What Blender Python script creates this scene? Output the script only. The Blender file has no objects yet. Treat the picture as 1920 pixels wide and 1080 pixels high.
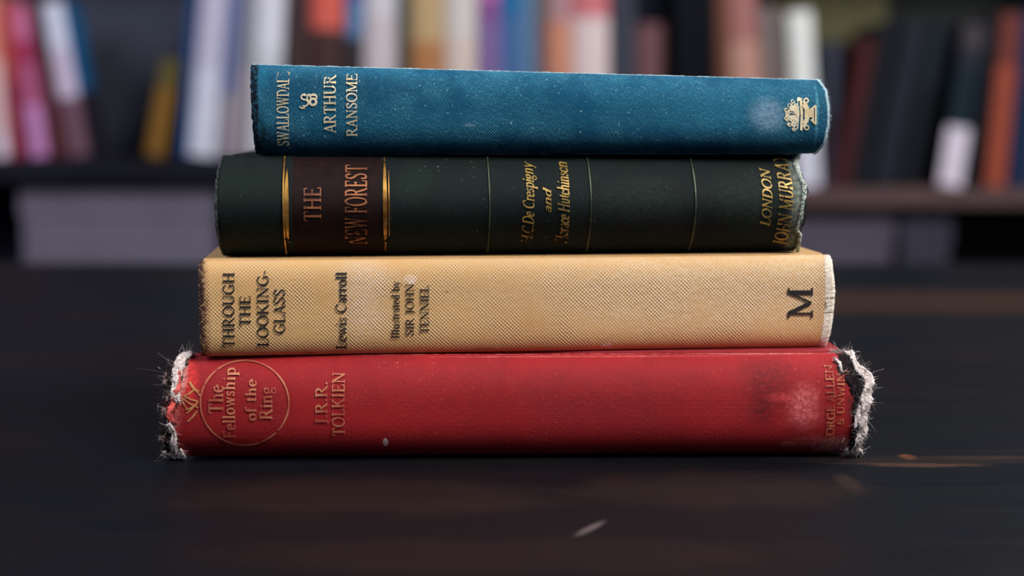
import bpy, bmesh, math, random
from mathutils import Vector, Matrix
random.seed(7)
SC = bpy.context.scene
COL = SC.collection

# ------------------------------------------------------------------ camera
TABLE_Z = 0.75
F_PX = 2667.0
EYE = 0.110
CAM = Vector((0.0, -0.46, TABLE_Z + EYE))
PITCH = math.atan((540 - 230) / F_PX)
cd = bpy.data.cameras.new('camera')
cam = bpy.data.objects.new('camera', cd); COL.objects.link(cam)
cam.location = CAM
cam.rotation_euler = (math.pi / 2 - PITCH, 0, 0)
cd.sensor_width = 36.0; cd.lens = F_PX * 36.0 / 1920.0
cd.clip_start = 0.02
cd.dof.use_dof = True
cd.dof.focus_distance = 0.462
cd.dof.aperture_fstop = 4.8
SC.camera = cam
vs = SC.view_settings
vs.view_transform = 'Standard'; vs.look = 'None'; vs.gamma = 1.0
vs.use_curve_mapping = False
vs.exposure = 0.0

# ------------------------------------------------------------------ world + daylight
w = bpy.data.worlds.new('world'); SC.world = w; w.use_nodes = True
bgn = w.node_tree.nodes['Background']
bgn.inputs[0].default_value = (0.33, 0.46, 0.80, 1); bgn.inputs[1].default_value = 0.13

def area(name, loc, target, sx, sy, power, color):
    l = bpy.data.lights.new(name, 'AREA'); l.shape = 'RECTANGLE'
    l.size = sx; l.size_y = sy; l.energy = power; l.color = color
    o = bpy.data.objects.new(name, l); COL.objects.link(o)
    o.location = loc
    d = Vector(target) - Vector(loc)
    o.rotation_euler = d.to_track_quat('-Z', 'Y').to_euler()
    return o
area('window_daylight_front', (0.80, -0.80, 2.05), (0.0, 0.0, 0.82), 0.7, 0.7, 36, (1.0, 0.95, 0.88))
area('window_daylight_side', (1.35, 0.55, 1.45), (0.1, 0.0, 0.82), 0.6, 0.8, 25, (0.88, 0.93, 1.0))
area('area_light_room', (-1.5, -0.3, 2.0), (-0.2, 1.44, 0.9), 1.0, 1.0, 30, (0.92, 0.93, 1.0))  # unseen area lamp at upper left, aimed at the bookcases

# ------------------------------------------------------------------ pixel <-> world
cP, sP = math.cos(PITCH), math.sin(PITCH)
def ray(px, py):
    x = (px - 960) / F_PX; y = -(py - 540) / F_PX
    return Vector((x, cP + y * sP, -sP + y * cP))
def at_y(px, py, Y):
    d = ray(px, py); return CAM + d * ((Y - CAM.y) / d.y)
def at_z(px, py, Z):
    d = ray(px, py); return CAM + d * ((Z - CAM.z) / d.z)
def project(p):
    q = p - CAM
    depth = q.y * cP - q.z * sP
    up = q.y * sP + q.z * cP
    return 960 + F_PX * q.x / depth, 540 - F_PX * up / depth

# ------------------------------------------------------------------ material helpers
def lin(c):
    if isinstance(c, (tuple, list)) and len(c) >= 3 and max(c) > 1.0:
        out = []
        for v in c[:3]:
            v = v / 255.0
            out.append(v / 12.92 if v <= 0.04045 else ((v + 0.055) / 1.055) ** 2.4)
        return (out[0], out[1], out[2], 1.0)
    return (c[0], c[1], c[2], 1.0)

class NT:
    def __init__(s, name):
        s.m = bpy.data.materials.new(name); s.m.use_nodes = True
        s.t = s.m.node_tree; s.t.nodes.clear()
        s.out = s.t.nodes.new('ShaderNodeOutputMaterial')
        s.b = s.t.nodes.new('ShaderNodeBsdfPrincipled')
        s.t.links.new(s.b.outputs[0], s.out.inputs[0])
    def n(s, typ, **kw):
        nd = s.t.nodes.new(typ)
        for k, v in kw.items(): setattr(nd, k, v)
        return nd
    def link(s, a, b): s.t.links.new(a, b)
    def put(s, sock, v):
        if isinstance(v, (int, float)): sock.default_value = v
        elif isinstance(v, (tuple, list)): sock.default_value = v
        else: s.link(v, sock)
    def math(s, op, a, b=0.0, c=None, clamp=False):
        nd = s.n('ShaderNodeMath', operation=op); nd.use_clamp = clamp
        s.put(nd.inputs[0], a); s.put(nd.inputs[1], b)
        if c is not None: s.put(nd.inputs[2], c)
        return nd.outputs[0]
    def mix(s, f, a, b, mode='MIX'):
        nd = s.n('ShaderNodeMix', data_type='RGBA', blend_type=mode)
        s.put(nd.inputs[0], f); s.put(nd.inputs[6], a); s.put(nd.inputs[7], b)
        return nd.outputs[2]
    def noise(s, vec, scale, detail=3, rough=0.5, stretch=None):
        if stretch:
            mp = s.n('ShaderNodeMapping'); mp.inputs['Scale'].default_value = stretch
            s.link(vec, mp.inputs[0]); vec = mp.outputs[0]
        nd = s.n('ShaderNodeTexNoise'); s.link(vec, nd.inputs['Vector'])
        nd.inputs['Scale'].default_value = scale; nd.inputs['Detail'].default_value = detail
        nd.inputs['Roughness'].default_value = rough
        return nd.outputs['Fac']
    def ramp(s, v, lo, hi):
        nd = s.n('ShaderNodeMapRange'); nd.clamp = True; nd.interpolation_type = 'SMOOTHSTEP'
        s.put(nd.inputs[0], v); nd.inputs[1].default_value = lo; nd.inputs[2].default_value = hi
        return nd.outputs[0]
    def bump(s, h, dist, strength=1.0):
        nd = s.n('ShaderNodeBump'); nd.inputs['Distance'].default_value = dist
        nd.inputs['Strength'].default_value = strength
        s.link(h, nd.inputs['Height']); s.link(nd.outputs[0], s.b.inputs['Normal'])

def blot(t, U, V, nz, cx, cy, rx, ry, soft=0.5, jag=0.5):
    """mask of one stain: noisy ellipse at (cx, cy) on the surface"""
    a = t.math('DIVIDE', t.math('SUBTRACT', U, cx), rx)
    b = t.math('DIVIDE', t.math('SUBTRACT', V, cy), ry)
    d = t.math('SQRT', t.math('ADD', t.math('MULTIPLY', a, a), t.math('MULTIPLY', b, b)))
    d = t.math('ADD', d, t.math('MULTIPLY', t.math('SUBTRACT', nz, 0.5), jag * 3))
    return t.math('SUBTRACT', 1.0, t.ramp(d, 1.0 - soft, 1.0 + soft))

def cloth(name, base, dark, light, pitch, weave=0.5, bump=0.00012, blots=(), edge=None,
          rough=0.75, spec=0.3, speck=None, diag=False, varamt=0.5, sheen=0.0, streak=(1500, 700, 1), sw=.5):
    t = NT(name)
    uv = t.n('ShaderNodeUVMap').outputs[0]
    sep = t.n('ShaderNodeSeparateXYZ'); t.link(uv, sep.inputs[0])
    U, V = sep.outputs[0], sep.outputs[1]
    nzf = t.noise(uv, 900, 2, 0.6)
    k = 2 * math.pi / pitch
    jit = t.math('MULTIPLY', t.noise(uv, 260, 2), 1.6)
    if diag:
        a = t.math('SINE', t.math('ADD', t.math('MULTIPLY', t.math('ADD', U, V), k * .75), jit))
        b = t.math('SINE', t.math('ADD', t.math('MULTIPLY', t.math('SUBTRACT', U, V), k * .75), jit))
    else:
        a = t.math('SINE', t.math('ADD', t.math('MULTIPLY', U, k), jit))
        b = t.math('SINE', t.math('ADD', t.math('MULTIPLY', V, k), jit))
    wv = t.math('MULTIPLY_ADD', t.math('MULTIPLY', a, b), 0.5, 0.5)
    wv = t.math('MULTIPLY', wv, t.math('ADD', 0.4, nzf))
    if sw: wv = t.math('ADD', t.math('MULTIPLY', wv, 1 - sw * .6), t.math('MULTIPLY', t.ramp(t.noise(uv, 1.0, 2, .6, streak), .42, .70), sw * .9))
    patch = t.math('MULTIPLY_ADD', t.ramp(t.noise(uv, 70, 4, .6), .35, .65), .8, .35)
    wv = t.math('MULTIPLY', wv, patch)
    big = t.ramp(t.noise(uv, 34, 5, 0.62), 0.32, 0.68)
    med = t.ramp(t.noise(uv, 150, 4, 0.6), 0.3, 0.7)
    c = t.mix(t.math('MULTIPLY', big, varamt), lin(base), lin(dark))
    c = t.mix(t.math('MULTIPLY', med, varamt * .35), c, lin(dark))
    c = t.mix(t.math('MULTIPLY', wv, weave), c, lin(light))
    nj = t.noise(uv, 120, 8, 0.72)
    grit = t.math('MULTIPLY_ADD', t.ramp(t.noise(uv, 650, 3, .7), .38, .62), .85, .45)
    for (cx, cy, rx, ry, col, amt, soft, jag) in blots:
        m = blot(t, U, V, nj, cx, cy, rx, ry, soft, jag)
        m = t.math('MULTIPLY', t.math('MULTIPLY', m, amt), grit)
        # worn places and painted highlights catch on the raised threads
        c = t.mix(t.math('MULTIPLY', m, t.math('ADD', 0.6, t.math('MULTIPLY', wv, 0.55)), clamp=True), c, lin(col))
    if edge:   # rubbed threads along the long edges, on blue also painted rim light: (v0, v1, width, colour, amount)
        v0, v1, wd, col, amt = edge
        e1 = t.math('SUBTRACT', 1.0, t.ramp(t.math('ABSOLUTE', t.math('SUBTRACT', V, v0)), 0, wd))
        e2 = t.math('SUBTRACT', 1.0, t.ramp(t.math('ABSOLUTE', t.math('SUBTRACT', V, v1)), 0, wd))
        e = t.math('MAXIMUM', e1, e2)
        br = t.ramp(t.noise(uv, 300, 3, 0.7), 0.42, 0.6)
        c = t.mix(t.math('MULTIPLY', t.math('MULTIPLY', e, br), amt), c, lin(col))
    if speck:
        col, amt, lo = speck
        sp = t.ramp(t.noise(uv, 700, 2, 0.6), lo, lo + 0.05)
        c = t.mix(t.math('MULTIPLY', sp, amt), c, lin(col))
    t.link(c, t.b.inputs['Base Color'])
    t.b.inputs['Roughness'].default_value = rough
    t.b.inputs['Specular IOR Level'].default_value = spec
    if sheen:
        t.b.inputs['Sheen Weight'].default_value = sheen
        t.b.inputs['Sheen Roughness'].default_value = 0.5
    h = t.math('ADD', wv, t.math('MULTIPLY', t.noise(uv, 60, 4), 1.5))
    t.bump(h, bump)
    return t.m

def plain(name, col, rough=0.7, spec=0.3, var=0.25, scale=60, bump=0.0, stretch=None, metallic=0.0):
    t = NT(name)
    oc = t.n('ShaderNodeTexCoord').outputs['Object']
    nz = t.noise(oc, scale, 4, 0.6, stretch)
    b = lin(col)
    d = (b[0] * (1 - var), b[1] * (1 - var), b[2] * (1 - var), 1)
    l = (min(1, b[0] * (1 + var)), min(1, b[1] * (1 + var)), min(1, b[2] * (1 + var)), 1)
    t.link(t.mix(t.ramp(nz, .3, .7), d, l), t.b.inputs['Base Color'])
    t.b.inputs['Roughness'].default_value = rough
    t.b.inputs['Specular IOR Level'].default_value = spec
    t.b.inputs['Metallic'].default_value = metallic
    if bump: t.bump(nz, bump)
    return t.m

def foil(name, col, col2, worn, scale=420, rough=0.45, metallic=0.3, blots=()):
    """stamped lettering, flaked off where the noise says so; blots thin it further"""
    t = NT(name)
    uv = t.n('ShaderNodeUVMap').outputs[0]
    sep = t.n('ShaderNodeSeparateXYZ'); t.link(uv, sep.inputs[0])
    nz = t.noise(uv, scale, 3, 0.65)
    n2 = t.noise(uv, 120, 3, 0.6)
    t.link(t.mix(t.ramp(n2, .35, .65), lin(col), lin(col2)), t.b.inputs['Base Color'])
    t.b.inputs['Roughness'].default_value = rough
    t.b.inputs['Metallic'].default_value = metallic
    thr = worn
    for (cx, cy, rx, ry, amt) in blots:
        m = blot(t, sep.outputs[0], sep.outputs[1], n2, cx, cy, rx, ry, .5, .3)
        thr = t.math('ADD', thr, t.math('MULTIPLY', m, amt))
    a = t.ramp(t.math('SUBTRACT', nz, thr), -0.04, 0.04)
    t.link(a, t.b.inputs['Alpha'])
    return t.m

# ------------------------------------------------------------------ object helpers
def link(name, me, mat=None, parent=None, smooth=True):
    o = bpy.data.objects.new(name, me); COL.objects.link(o)
    if mat is not None: me.materials.append(mat)
    if parent is not None: o.parent = parent
    if smooth:
        for p in me.polygons: p.use_smooth = True
    return o
def from_bm(name, bm, mat=None, parent=None, smooth=False):
    me = bpy.data.meshes.new(name)
    bmesh.ops.recalc_face_normals(bm, faces=bm.faces)
    bm.to_mesh(me); bm.free()
    return link(name, me, mat, parent, smooth)
def tag(o, label, cat, group=None, kind=None):
    if label: o['label'] = label
    if cat: o['category'] = cat
    if group: o['group'] = group
    if kind: o['kind'] = kind
    return o
def empty(name, loc, rot=(0, 0, 0)):
    o = bpy.data.objects.new(name, None); COL.objects.link(o)
    o.location = loc; o.rotation_euler = rot; o.empty_display_size = 0.02
    return o
def box(bm, x0, x1, y0, y1, z0, z1, bev=0.0):
    r = bmesh.ops.create_cube(bm, size=1)
    bmesh.ops.scale(bm, verts=r['verts'], vec=(x1 - x0, y1 - y0, z1 - z0))
    bmesh.ops.translate(bm, verts=r['verts'], vec=((x0 + x1) / 2, (y0 + y1) / 2, (z0 + z1) / 2))
    if bev:
        es = list({e for v in r['verts'] for e in v.link_edges})
        bmesh.ops.bevel(bm, geom=es, offset=bev, segments=2, affect='EDGES', profile=0.6)
def tube(bm, pts, r, n=4, taper=True):
    rings = []
    for i, p in enumerate(pts):
        a = pts[max(0, i - 1)]; b = pts[min(len(pts) - 1, i + 1)]
        d = (b - a)
        if d.length < 1e-9: d = Vector((0, 0, 1))
        d.normalize()
        s = d.cross(Vector((0.31, 0.9, 0.2)))
        if s.length < 1e-4: s = d.cross(Vector((1, 0, 0)))
        s.normalize(); q = d.cross(s)
        rr = r * (1 - 0.7 * i / (len(pts) - 1)) if taper else r
        rings.append([bm.verts.new(p + s * rr * math.cos(k * 2 * math.pi / n) + q * rr * math.sin(k * 2 * math.pi / n)) for k in range(n)])
    for i in range(len(rings) - 1):
        for k in range(n):
            bm.faces.new((rings[i][k], rings[i][(k + 1) % n], rings[i + 1][(k + 1) % n], rings[i + 1][k]))
    bm.faces.new(rings[0][::-1]); bm.faces.new(rings[-1])

# ------------------------------------------------------------------ room
bmf = bmesh.new(); box(bmf, -3.5, 3.5, -3.0, 2.2, -0.05, 0)
fl = from_bm('floor', bmf, plain('floor_wood', (70, 52, 42), .6, .3, .3, 9, stretch=(1, 8, 1))); tag(fl, None, None, kind='structure')
bmf = bmesh.new(); box(bmf, -3.5, 3.5, 1.80, 1.95, 0, 2.7)
wl = from_bm('wall_back', bmf, plain('wall_paint', (92, 94, 104), .9, .2, .08, 14)); tag(wl, None, None, kind='structure')

# ------------------------------------------------------------------ table
def table_material():
    t = NT('dark_stained_table_wood')
    oc = t.n('ShaderNodeTexCoord').outputs['Object']
    sep = t.n('ShaderNodeSeparateXYZ'); t.link(oc, sep.inputs[0])
    X, Y = sep.outputs[0], sep.outputs[1]
    grain = t.noise(oc, 14, 6, .65, (1, 14, 1))
    fine = t.noise(oc, 60, 5, .7, (1, 16, 1))
    big = t.noise(oc, 5.5, 4, .6, (1, 1.6, 1))
    nj = t.noise(oc, 40, 4, .6)
    c = t.mix(t.ramp(grain, .35, .7), lin((5, 10, 17)), lin((11, 12, 16)))
    c = t.mix(t.math('MULTIPLY', t.ramp(big, .42, .68), .75), c, lin((24, 15, 16)))
    c = t.mix(t.math('MULTIPLY', t.ramp(fine, .60, .75), .35), c, lin((48, 36, 30)))
    def mark(px, py, wx, wy, col, amt, soft=.35, jag=.4):
        nonlocal c
        p = at_z(px, py, TABLE_Z)
        c = t.mix(t.math('MULTIPLY', blot(t, X, Y, nj, p.x, p.y, wx, wy, soft, jag), amt), c, lin(col))
    # worn patches, chip and scratches in the varnish, and two painted reflections
    mark(1702, 857, .0022, .0030, (160, 92, 54), .5, .6, 1.3)
    mark(1740, 872, .016, .0024, (104, 72, 54), .4, .6, .9)
    mark(1850, 858, .020, .0022, (80, 58, 46), .28, .7, 1.2)
    mark(1650, 869, .012, .0015, (84, 60, 46), .3, .7, 1.2)
    mark(1590, 905, .003, .010, (80, 60, 46), .25, .6)  # reflection of the red book's end painted into the wood
    mark(1800, 862, .05, .006, (40, 29, 26), .5)
    mark(1750, 565, .30, .055, (56, 36, 26), .65)  # brown band painted as the bookcase's reflection on the table
    mark(960, 1040, .07, .014, (34, 20, 18), .5)
    mark(700, 930, .05, .02, (38, 26, 22), .5)
    mark(1340, 920, .04, .02, (38, 26, 22), .5)
    # one long pale scuff
    p = at_z(1108, 990, TABLE_Z)
    a = math.radians(58)
    dx = t.math('SUBTRACT', X, p.x); dy = t.math('SUBTRACT', Y, p.y)
    al = t.math('ADD', t.math('MULTIPLY', dx, math.cos(a)), t.math('MULTIPLY', dy, math.sin(a)))
    ac = t.math('SUBTRACT', t.math('MULTIPLY', dy, math.cos(a)), t.math('MULTIPLY', dx, math.sin(a)))
    m = blot(t, al, ac, nj, 0, 0, .0075, .0010, .4, .2)
    c = t.mix(t.math('MULTIPLY', m, .55), c, lin((125, 108, 108)))
    t.link(c, t.b.inputs['Base Color'])
    t.b.inputs['Specular IOR Level'].default_value = 0.13
    t.link(t.math('MULTIPLY_ADD', grain, .25, .38), t.b.inputs['Roughness'])
    h = t.math('ADD', grain, t.math('MULTIPLY', fine, .6))
    t.bump(h, .0005)
    return t.m
TB = empty('table', (0, 0.0, 0)); tag(TB, 'dark stained wooden table top carrying the stack of four old books', 'table')
wood = table_material()
far_y = at_z(960, 492, TABLE_Z).y
bm = bmesh.new(); box(bm, -1.15, 1.15, -0.75, far_y, TABLE_Z - .04, TABLE_Z, .004)
from_bm('tabletop', bm, wood, TB)
bm = bmesh.new(); box(bm, -1.08, 1.08, -0.68, far_y - .07, TABLE_Z - .14, TABLE_Z - .0405)
bm2 = bmesh.new()
from_bm('apron', bm, wood, TB)
bm2.free()
for sx in (-1, 1):
    for yy in (-.64, far_y - .11):
        bm = bmesh.new(); box(bm, sx * 1.02 - .035, sx * 1.02 + .035, yy - .035, yy + .035, 0, TABLE_Z - .1405, .004)
        from_bm('leg', bm, wood, TB)

# ------------------------------------------------------------------ stroke lettering (own serif alphabet)
TH, TN = 0.17, 0.078
def pen(ang, nib=12):
    return TN + (TH - TN) * abs(math.sin(ang - math.radians(nib))) ** 1.35
def ln(x0, y0, x1, y1, w=None):
    n = max(2, int(math.hypot(x1 - x0, y1 - y0) / .09) + 1)
    return ('s', [(x0 + (x1 - x0) * i / n, y0 + (y1 - y0) * i / n) for i in range(n + 1)], w)
def ar(cx, cy, rx, ry, a0, a1, w=None):
    n = max(6, int(abs(a1 - a0) / 14))
    return ('s', [(cx + rx * math.cos(math.radians(a0 + (a1 - a0) * i / n)), cy + ry * math.sin(math.radians(a0 + (a1 - a0) * i / n))) for i in range(n + 1)], w)
def sf(x, y, hw=.14): return ('s', [(x - hw, y), (x, y), (x + hw, y)], .05)
B = .025
def up(x, h=1.0, base=True, top=True, hw=.14, w=None):
    r = [ln(x, 0, x, h, w)]
    if base: r.append(sf(x, B, hw))
    if top: r.append(sf(x, h - B, hw))
    return r
def vs_(x, y0, y1): return ln(x, y0, x, y1, .045)
G = {}
G['A'] = (.82, [ln(.12, 0, .41, 1, .055), ln(.41, 1, .72, 0, .14), ln(.22, .34, .61, .34, .045), sf(.12, B, .11), sf(.72, B, .13)])
G['C'] = (.82, [ar(.46, .5, .38, .48, 50, 310), vs_(.72, .72, .95)])
G['D'] = (.86, up(.17) + [ar(.35, .5, .43, .475, -90, 90), ln(.12, .975, .37, .975, .05), ln(.12, .025, .37, .025, .05)])
G['E'] = (.70, up(.17) + [ln(.17, .975, .6, .975, .05), ln(.17, .52, .48, .52, .05), ln(.17, .025, .63, .025, .05), vs_(.6, .8, .975), vs_(.63, .025, .22), vs_(.48, .44, .6)])
G['F'] = (.66, up(.17) + [ln(.17, .975, .6, .975, .05), ln(.17, .52, .46, .52, .05), vs_(.6, .78, .975), vs_(.46, .44, .6)])
G['G'] = (.88, [ar(.46, .5, .38, .48, 50, 318), vs_(.72, .72, .95), ln(.74, .08, .74, .42, .13), sf(.72, .43, .13)])
G['H'] = (.92, up(.18) + up(.74) + [ln(.18, .51, .74, .51, .05)])
G['I'] = (.38, up(.19))
G['J'] = (.46, [ln(.27, .12, .27, 1), sf(.27, 1 - B), ar(.10, .1, .17, .22, 0, -100)])
G['K'] = (.88, up(.17) + [ln(.22, .42, .68, .98, .05), ln(.36, .58, .74, 0, .14), sf(.68, 1 - B, .12), sf(.76, B, .12)])
G['L'] = (.68, up(.17) + [ln(.17, .025, .62, .025, .05), vs_(.62, .025, .26)])
G['M'] = (1.10, [ln(.17, 0, .17, 1, .06), ln(.17, 1, .54, .08, .14), ln(.54, .05, .90, 1, .055), ln(.90, 0, .90, 1, .145), sf(.15, B, .13), sf(.92, B, .14), sf(.12, 1 - B, .1), sf(.95, 1 - B, .1)])
G['N'] = (.94, [ln(.17, 0, .17, 1, .06), ln(.17, .98, .76, .02, .14), ln(.76, 0, .76, 1, .06), sf(.17, B, .13), sf(.12, 1 - B, .1), sf(.76, 1 - B, .13)])
G['O'] = (.92, [ar(.46, .5, .38, .48, 0, 360)])
G['R'] = (.86, up(.17) + [ar(.36, .74, .24, .235, -90, 90), ln(.17, .975, .38, .975, .05), ln(.17, .505, .38, .505, .05), ln(.40, .50, .74, 0, .14), sf(.76, B, .1)])
G['S'] = (.64, [('s', [(.54, .80), (.47, .93), (.31, .975), (.15, .90), (.12, .75), (.20, .62), (.36, .53), (.50, .42), (.55, .27), (.48, .10), (.31, .025), (.15, .07), (.09, .22)], None), vs_(.55, .74, .97), vs_(.085, .04, .28)])
G['T'] = (.78, [ln(.39, 0, .39, 1), sf(.39, B), ln(.06, .975, .72, .975, .05), vs_(.06, .78, .975), vs_(.72, .78, .975)])
G['U'] = (.90, [ln(.17, .32, .17, 1), ar(.45, .32, .28, .30, 180, 360), ln(.73, .32, .73, 1, .055), sf(.17, 1 - B), sf(.73, 1 - B, .12)])
G['W'] = (1.16, [ln(.12, 1, .36, 0, .14), ln(.36, 0, .58, .96, .055), ln(.58, 1, .82, 0, .14), ln(.82, 0, 1.04, 1, .055), sf(.12, 1 - B, .12), sf(.58, 1 - B, .1), sf(1.04, 1 - B, .1)])
G['Y'] = (.80, [ln(.12, 1, .40, .48, .14), ln(.40, .48, .68, 1, .055), ln(.40, 0, .40, .5), sf(.40, B), sf(.12, 1 - B, .12), sf(.68, 1 - B, .11)])
X = .64
G['a'] = (.54, [ln(.40, .04, .40, .46), ar(.25, .45, .155, .17, 0, 150), ar(.23, .18, .16, .165, 60, 360, .085), ar(.47, .06, .07, .05, 180, 300)])
G['b'] = (.60, [ln(.13, 0, .13, 1), ar(.30, .32, .21, .30, -150, 150), sf(.09, 1 - B, .08)])
G['c'] = (.50, [ar(.27, .32, .20, .305, 45, 320), ar(.40, .5, .045, .045, 0, 360, .05)])
G['d'] = (.62, [ln(.47, 0, .47, 1), ar(.29, .32, .20, .30, 30, 330), sf(.43, 1 - B, .08), sf(.52, B, .07)])
G['e'] = (.52, [ar(.27, .32, .20, .305, 0, 315), ln(.09, .345, .45, .345, .045)])
G['f'] = (.40, [ln(.17, 0, .17, .82), sf(.17, B, .13), ar(.31, .82, .14, .16, 180, 40), ln(.04, X - B, .34, X - B, .045)])
G['g'] = (.56, [ar(.25, .44, .17, .18, 0, 360), ar(.25, .05, .21, .0, 0, 10, .01), ar(.26, -.12, .20, .15, 0, 360, .065), ar(.16, .18, .09, .08, 100, 260, .06), ln(.15, .09, .38, .05, .07), ln(.37, .57, .50, .64, .06)])
G['h'] = (.66, [ln(.15, 0, .15, 1), sf(.15, B, .12), sf(.11, 1 - B, .08), ar(.33, .42, .17, .20, 160, 0), ln(.50, 0, .50, .44), sf(.50, B, .12)])
G['i'] = (.32, [ln(.16, 0, .16, X), sf(.16, B, .12), sf(.12, X - B, .08), ar(.16, .88, .035, .035, 0, 360, .08)])
G['l'] = (.32, [ln(.16, 0, .16, 1), sf(.16, B, .12), sf(.12, 1 - B, .08)])
G['m'] = (.98, [ln(.15, 0, .15, X), sf(.15, B, .12), sf(.11, X - B, .08), ar(.32, .42, .16, .20, 160, 0), ln(.48, 0, .48, .44), sf(.48, B, .1), ar(.65, .42, .16, .20, 160, 0), ln(.81, 0, .81, .44), sf(.81, B, .1)])
G['n'] = (.66, [ln(.15, 0, .15, X), sf(.15, B, .12), sf(.11, X - B, .08), ar(.33, .42, .17, .20, 160, 0), ln(.50, 0, .50, .44), sf(.50, B, .12)])
G['o'] = (.58, [ar(.29, .32, .22, .305, 0, 360)])
G['p'] = (.62, [ln(.15, -.32, .15, X), sf(.15, -.32 + B, .12), sf(.11, X - B, .08), ar(.32, .32, .20, .30, -150, 150)])
G['r'] = (.46, [ln(.15, 0, .15, X), sf(.15, B, .12), sf(.11, X - B, .08), ar(.33, .40, .17, .20, 170, 60), ar(.39, .55, .03, .03, 0, 360, .06)])
G['s'] = (.44, [('s', [(.35, .50), (.29, .60), (.20, .615), (.10, .56), (.09, .46), (.18, .37), (.29, .30), (.36, .20), (.32, .08), (.20, .025), (.10, .06), (.07, .16)], .095), vs_(.36, .47, .62), vs_(.06, .02, .18)])
G['t'] = (.38, [ln(.17, .12, .17, .82), ar(.27, .13, .10, .12, 180, 310), ln(.04, X - B, .33, X - B, .045)])
G['u'] = (.66, [ln(.15, .2, .15, X), sf(.11, X - B, .08), ar(.31, .2, .16, .18, 180, 340), ln(.50, 0, .50, X), sf(.46, X - B, .08), sf(.54, B, .07)])
G['w'] = (.84, [ln(.10, X, .27, 0, .12), ln(.27, 0, .43, X, .05), ln(.43, X, .59, 0, .12), ln(.59, 0, .75, X, .05), sf(.10, X - B, .1), sf(.43, X - B, .09), sf(.75, X - B, .09)])
G['y'] = (.58, [ln(.10, X, .30, .02, .12), ln(.50, X, .26, -.18, .05), ar(.17, -.2, .09, .09, 0, -140, .07), sf(.10, X - B, .1), sf(.50, X - B, .09)])
G['.'] = (.26, [ar(.12, .06, .035, .035, 0, 360, .09)])
G['-'] = (.34, [('s', [(.04, .27), (.12, .36), (.20, .30), (.29, .38)], .09)])
G['&'] = (.86, [ar(.36, .76, .17, .21, 0, 360), ar(.34, .27, .24, .26, 100, 350), ln(.26, .62, .74, 0, .12), ln(.50, .15, .70, .5, .05), sf(.72, .5, .1)])
G[' '] = (.34, [])

def strip(pts, wid):
    """quads for a stroke of varying width; returns list of 4-point quads"""
    L, R = [], []
    n = len(pts)
    for i, (x, y) in enumerate(pts):
        a = pts[max(0, i - 1)]; b = pts[min(n - 1, i + 1)]
        if (abs(pts[0][0] - pts[-1][0]) + abs(pts[0][1] - pts[-1][1])) < 1e-6 and n > 3:
            a = pts[i - 1] if i > 0 else pts[-2]
            b = pts[i + 1] if i < n - 1 else pts[1]
        dx, dy = b[0] - a[0], b[1] - a[1]
        l = math.hypot(dx, dy) or 1e-6
        ww = wid if wid is not None else pen(math.atan2(dy, dx))
        nx, ny = -dy / l * ww / 2, dx / l * ww / 2
        L.append((x + nx, y + ny)); R.append((x - nx, y - ny))
    return [(L[i], L[i + 1], R[i + 1], R[i]) for i in range(n - 1)]

def set_text(text, italic=0.0, track=0.04, bold=1.0):
    quads = []; x = 0.0
    for ch in text:
        wdt, strokes = G[ch]
        for _, pts, wv in strokes:
            if wv is None and bold != 1.0:
                q = []
                for qq in strip(pts, None): q.append(qq)
                quads += [tuple((px + x + italic * py, py) for px, py in qd) for qd in q]
            else:
                quads += [tuple((px + x + italic * py, py) for px, py in qd) for qd in strip(pts, (wv * bold if wv >= .065 else .078) if wv else None)]
        x += wdt + track
    return quads, x - track

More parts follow.
